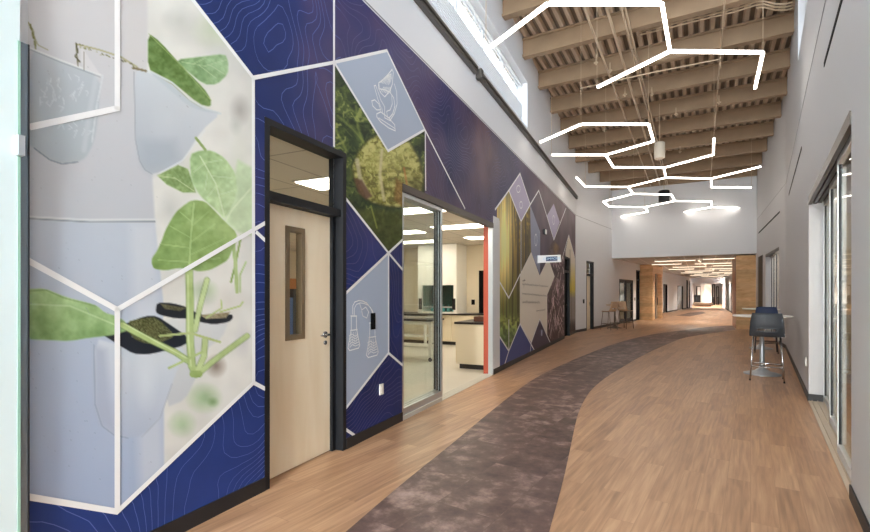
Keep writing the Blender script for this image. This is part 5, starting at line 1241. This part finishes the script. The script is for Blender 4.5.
# ================================================================= STOOLS AND TABLES
def make_stool(name, label, shell_m, leg_m, seat_z=.76):
    root = empty(name, (0, 0, 0)); tag(root, label, 'stool')
    # moulded shell seat: grid surface, seat curving into backrest (front = +Y)
    f = LM(); nu, nv = 14, 22; prof = []
    for j in range(nv+1):
        s_ = j/nv
        if s_ < .48: y = .21-s_/.48*.38; z = seat_z-.012*math.sin(s_/.48*math.pi)+(.02*(1-s_/.06) * -1 if s_ < .06 else 0)
        else:
            q_ = (s_-.48)/.52; y = -.17-.075*math.sin(min(q_*1.6, 1)*math.pi/2)-.03*q_; z = seat_z+.02*q_+.37*q_**1.25
        hw = .225+.02*math.sin(s_*math.pi) if s_ < .75 else .235-.03*((s_-.75)/.25)**2
        prof.append((y, z, hw, s_))
    def layer(off):
        n = len(f.v)
        for (y, z, hw, s_) in prof:
            for i in range(nu+1):
                x = (i/nu*2-1); c_ = abs(x)**3
                yy = y+(.04*c_ if s_ > .5 else 0)+(off if s_ > .55 else off*.3); zz = z+(.018*c_ if s_ < .5 else 0)+(0 if s_ > .55 else off)
                f.v.append((x*hw, yy, zz))
        return n
    n0 = layer(0); n1 = layer(-.014); st_ = nu+1
    slot = lambda i, j: 3 <= i < nu-3 and 14 == j
    for j in range(nv):
        for i in range(nu):
            if slot(i, j): continue
            a_ = n0+j*st_+i; c_ = n1+j*st_+i
            f.f.append((a_, a_+1, a_+st_+1, a_+st_)); f.mi.append(0); f.sm.append(True)
            f.f.append((c_, c_+st_, c_+st_+1, c_+1)); f.mi.append(0); f.sm.append(True)
    for j in range(nv):
        for i in (0, nu):
            a_ = n0+j*st_+i; c_ = n1+j*st_+i; f.f.append((a_, a_+st_, c_+st_, c_)); f.mi.append(0); f.sm.append(True)
    for i in range(nu):
        for j in (0, nv, 14, 15):
            if j in (14, 15) and not (3 <= i < nu-3): continue
            a_ = n0+j*st_+i; c_ = n1+j*st_+i; f.f.append((a_, a_+1, c_+1, c_)); f.mi.append(0); f.sm.append(False)
    f.build('seat_shell', shell_m, root)
    feet = []
    for sx in (-1, 1):
        for sy in (-1, 1):
            f = LM(); top = (sx*.19, -.13 if sy < 0 else .16, seat_z-.02); bot = (sx*.235, -.235 if sy < 0 else .235, .012)
            f.tube([top, bot], .011, 10); lg = f.build('leg', leg_m, root)
            f = LM(); f.lathe([(.014, 0), (.014, .02)], bot[0], bot[1], 10); f.build('foot_cap', black, lg)
            feet.append(bot)
    f = LM(); fx = lambda z: .19+(.045)*(seat_z-.02-z)/(seat_z-.03); k = .25
    z = .24; f.tube([(-fx(z), -.2, z), (fx(z), -.2, z)], .009, 8); f.tube([(-fx(z), .21, z), (fx(z), .21, z)], .009, 8); f.tube([(-fx(z), -.2, z), (-fx(z), .21, z)], .009, 8); f.tube([(fx(z), -.2, z), (fx(z), .21, z)], .009, 8)
    z = .30; f.tube([(-fx(z), -.197, z), (fx(z), -.197, z)], .009, 8)
    f.build('foot_rail', leg_m, root)
    f = LM(); f.tube([(-.19, .16, seat_z-.025), (-.19, -.13, seat_z-.025)], .01, 8); f.tube([(.19, .16, seat_z-.025), (.19, -.13, seat_z-.025)], .01, 8); f.tube([(-.19, .1, seat_z-.025), (.19, .1, seat_z-.025)], .01, 8); f.build('seat_frame', leg_m, root)
    return root
def make_table(name, label, top_m, base_m, h=1.07, R=.42):
    root = empty(name, (0, 0, 0)); tag(root, label, 'table')
    f = LM(); f.lathe([(R-.02, h-.03), (R, h-.02), (R, h-.004), (R-.006, h)], 0, 0, 40); f.build('tabletop', top_m, root)
    f = LM(); f.lathe([(.05, .1), (.042, .2), (.036, .5), (.036, h-.07), (.11, h-.05), (.11, h-.03)], 0, 0, 20); f.build('pedestal', base_m, root)
    f = LM(); f.lathe([(.29, 0), (.29, .014), (.24, .03), (.12, .06), (.06, .11), (.04, .15)], 0, 0, 32); f.build('base', base_m, root)
    return root
shell_k = mat('shell_charcoal', (52, 56, 62), .5); shell_n = mat('shell_navy', (32, 48, 84), .55); shell_t = mat('shell_tan', (180, 150, 120), .5); shell_w = mat('table_white', (236, 234, 228), .3)
silver = mat('silver_paint', (176, 180, 184), .35, .6)
p = P(766.3, 379.2); s1 = make_stool('bar_stool', 'charcoal plastic bar stool with silver legs, back to camera, nearest on the right', shell_k, chrome); s1.location = (5.70, 8.04, 0); s1.rotation_euler = (0, 0, math.radians(-35)); s1['group'] = 'bar stools'
p = P(765.9, 375); t1 = make_table('pub_table', 'round white high table behind the charcoal stool', shell_w, silver, 1.08, .46); t1.location = (p.x, p.y+.1, 0); t1['group'] = 'high round tables'
p = P(766, 352.2); s2 = make_stool('bar_stool', 'navy bar stool pulled up to the second high table, behind the charcoal one', shell_n, mat('leg_dark', (60, 58, 62), .4, .4)); s2.location = (p.x, p.y, 0); s2.rotation_euler = (0, 0, math.radians(-33)); s2['group'] = 'bar stools'
t2 = copy_tree(t1); t2['label'] = 'farther round white high table beside the right wall'; q_ = P(765.4, 348.6); t2.location = (q_.x-.12, q_.y, 0); t2.scale = (.92, .92, 1)
for (px, py, rz, lb, z_) in ((609.2, 329.6, 35, 'tan bar stool on the left side of the far high table', .78), (625.2, 328.2, -60, 'tan bar stool on the right side of the far high table', .78)):
    p = P(px, py); s_ = make_stool('bar_stool', lb, shell_t, mat('leg_taupe', (104, 94, 84), .4, .4)); s_.location = (p.x, p.y, 0); s_.rotation_euler = (0, 0, math.radians(rz)); s_['group'] = 'bar stools'
p = P(616.2, 328.2); t3 = make_table('pub_table', 'far high round table between the two tan stools by the white wall', shell_t, mat('leg_taupe', (104, 94, 84)), 1.0, .36); t3.location = (p.x, p.y+.15, 0); t3['group'] = 'high round tables'

# ================================================================= LIGHT, CAMERA
w = bpy.data.worlds.new('world'); bpy.context.scene.world = w; w.use_nodes = True
bg = w.node_tree.nodes['Background']; bg.inputs['Color'].default_value = (.97, .985, 1.0, 1); bg.inputs['Strength'].default_value = SKY
def portal(wl, t0, t1, z0, z1, d, flip):
    l = bpy.data.lights.new('daylight_portal', 'AREA'); l.shape = 'RECTANGLE'; l.size = t1-t0; l.size_y = z1-z0; l.cycles.is_portal = True
    o = bpy.data.objects.new('daylight_portal', l); C.objects.link(o); o.location = wl.pt((t0+t1)/2, d, (z0+z1)/2)
    dr_ = -Vector((wl.n.x, wl.n.y, 0)); o.rotation_euler = dr_.to_track_quat('-Z', 'Z').to_euler()
portal(L1, -4.2, cl_t1, 5.32, 6.38, .3, 0); portal(R1, -4.2, cr_t1, 5.63, 7.0, .3, 0); portal(BK, .3, BK.len-.3, .1, 6.6, .3, 0)
cam = bpy.data.cameras.new('camera'); cam.sensor_width = 36; cam.lens = F/870*36; cam.shift_y = (HY-266)/870; cam.clip_end = 300; cam.clip_start = .05
co = bpy.data.objects.new('camera', cam); co.location = (0, 0, CH); co.rotation_euler = (math.radians(90), 0, 0); C.objects.link(co)
sc_ = bpy.context.scene; sc_.camera = co
sc_.view_settings.view_transform = 'Standard'; sc_.view_settings.look = 'None'; sc_.view_settings.gamma = 1; sc_.view_settings.exposure = EXPO; sc_.view_settings.use_curve_mapping = False
sc_.cycles.use_denoising = True; sc_.cycles.max_bounces = 10; sc_.cycles.diffuse_bounces = 6; sc_.cycles.transparent_max_bounces = 16; sc_.cycles.sample_clamp_indirect = 6
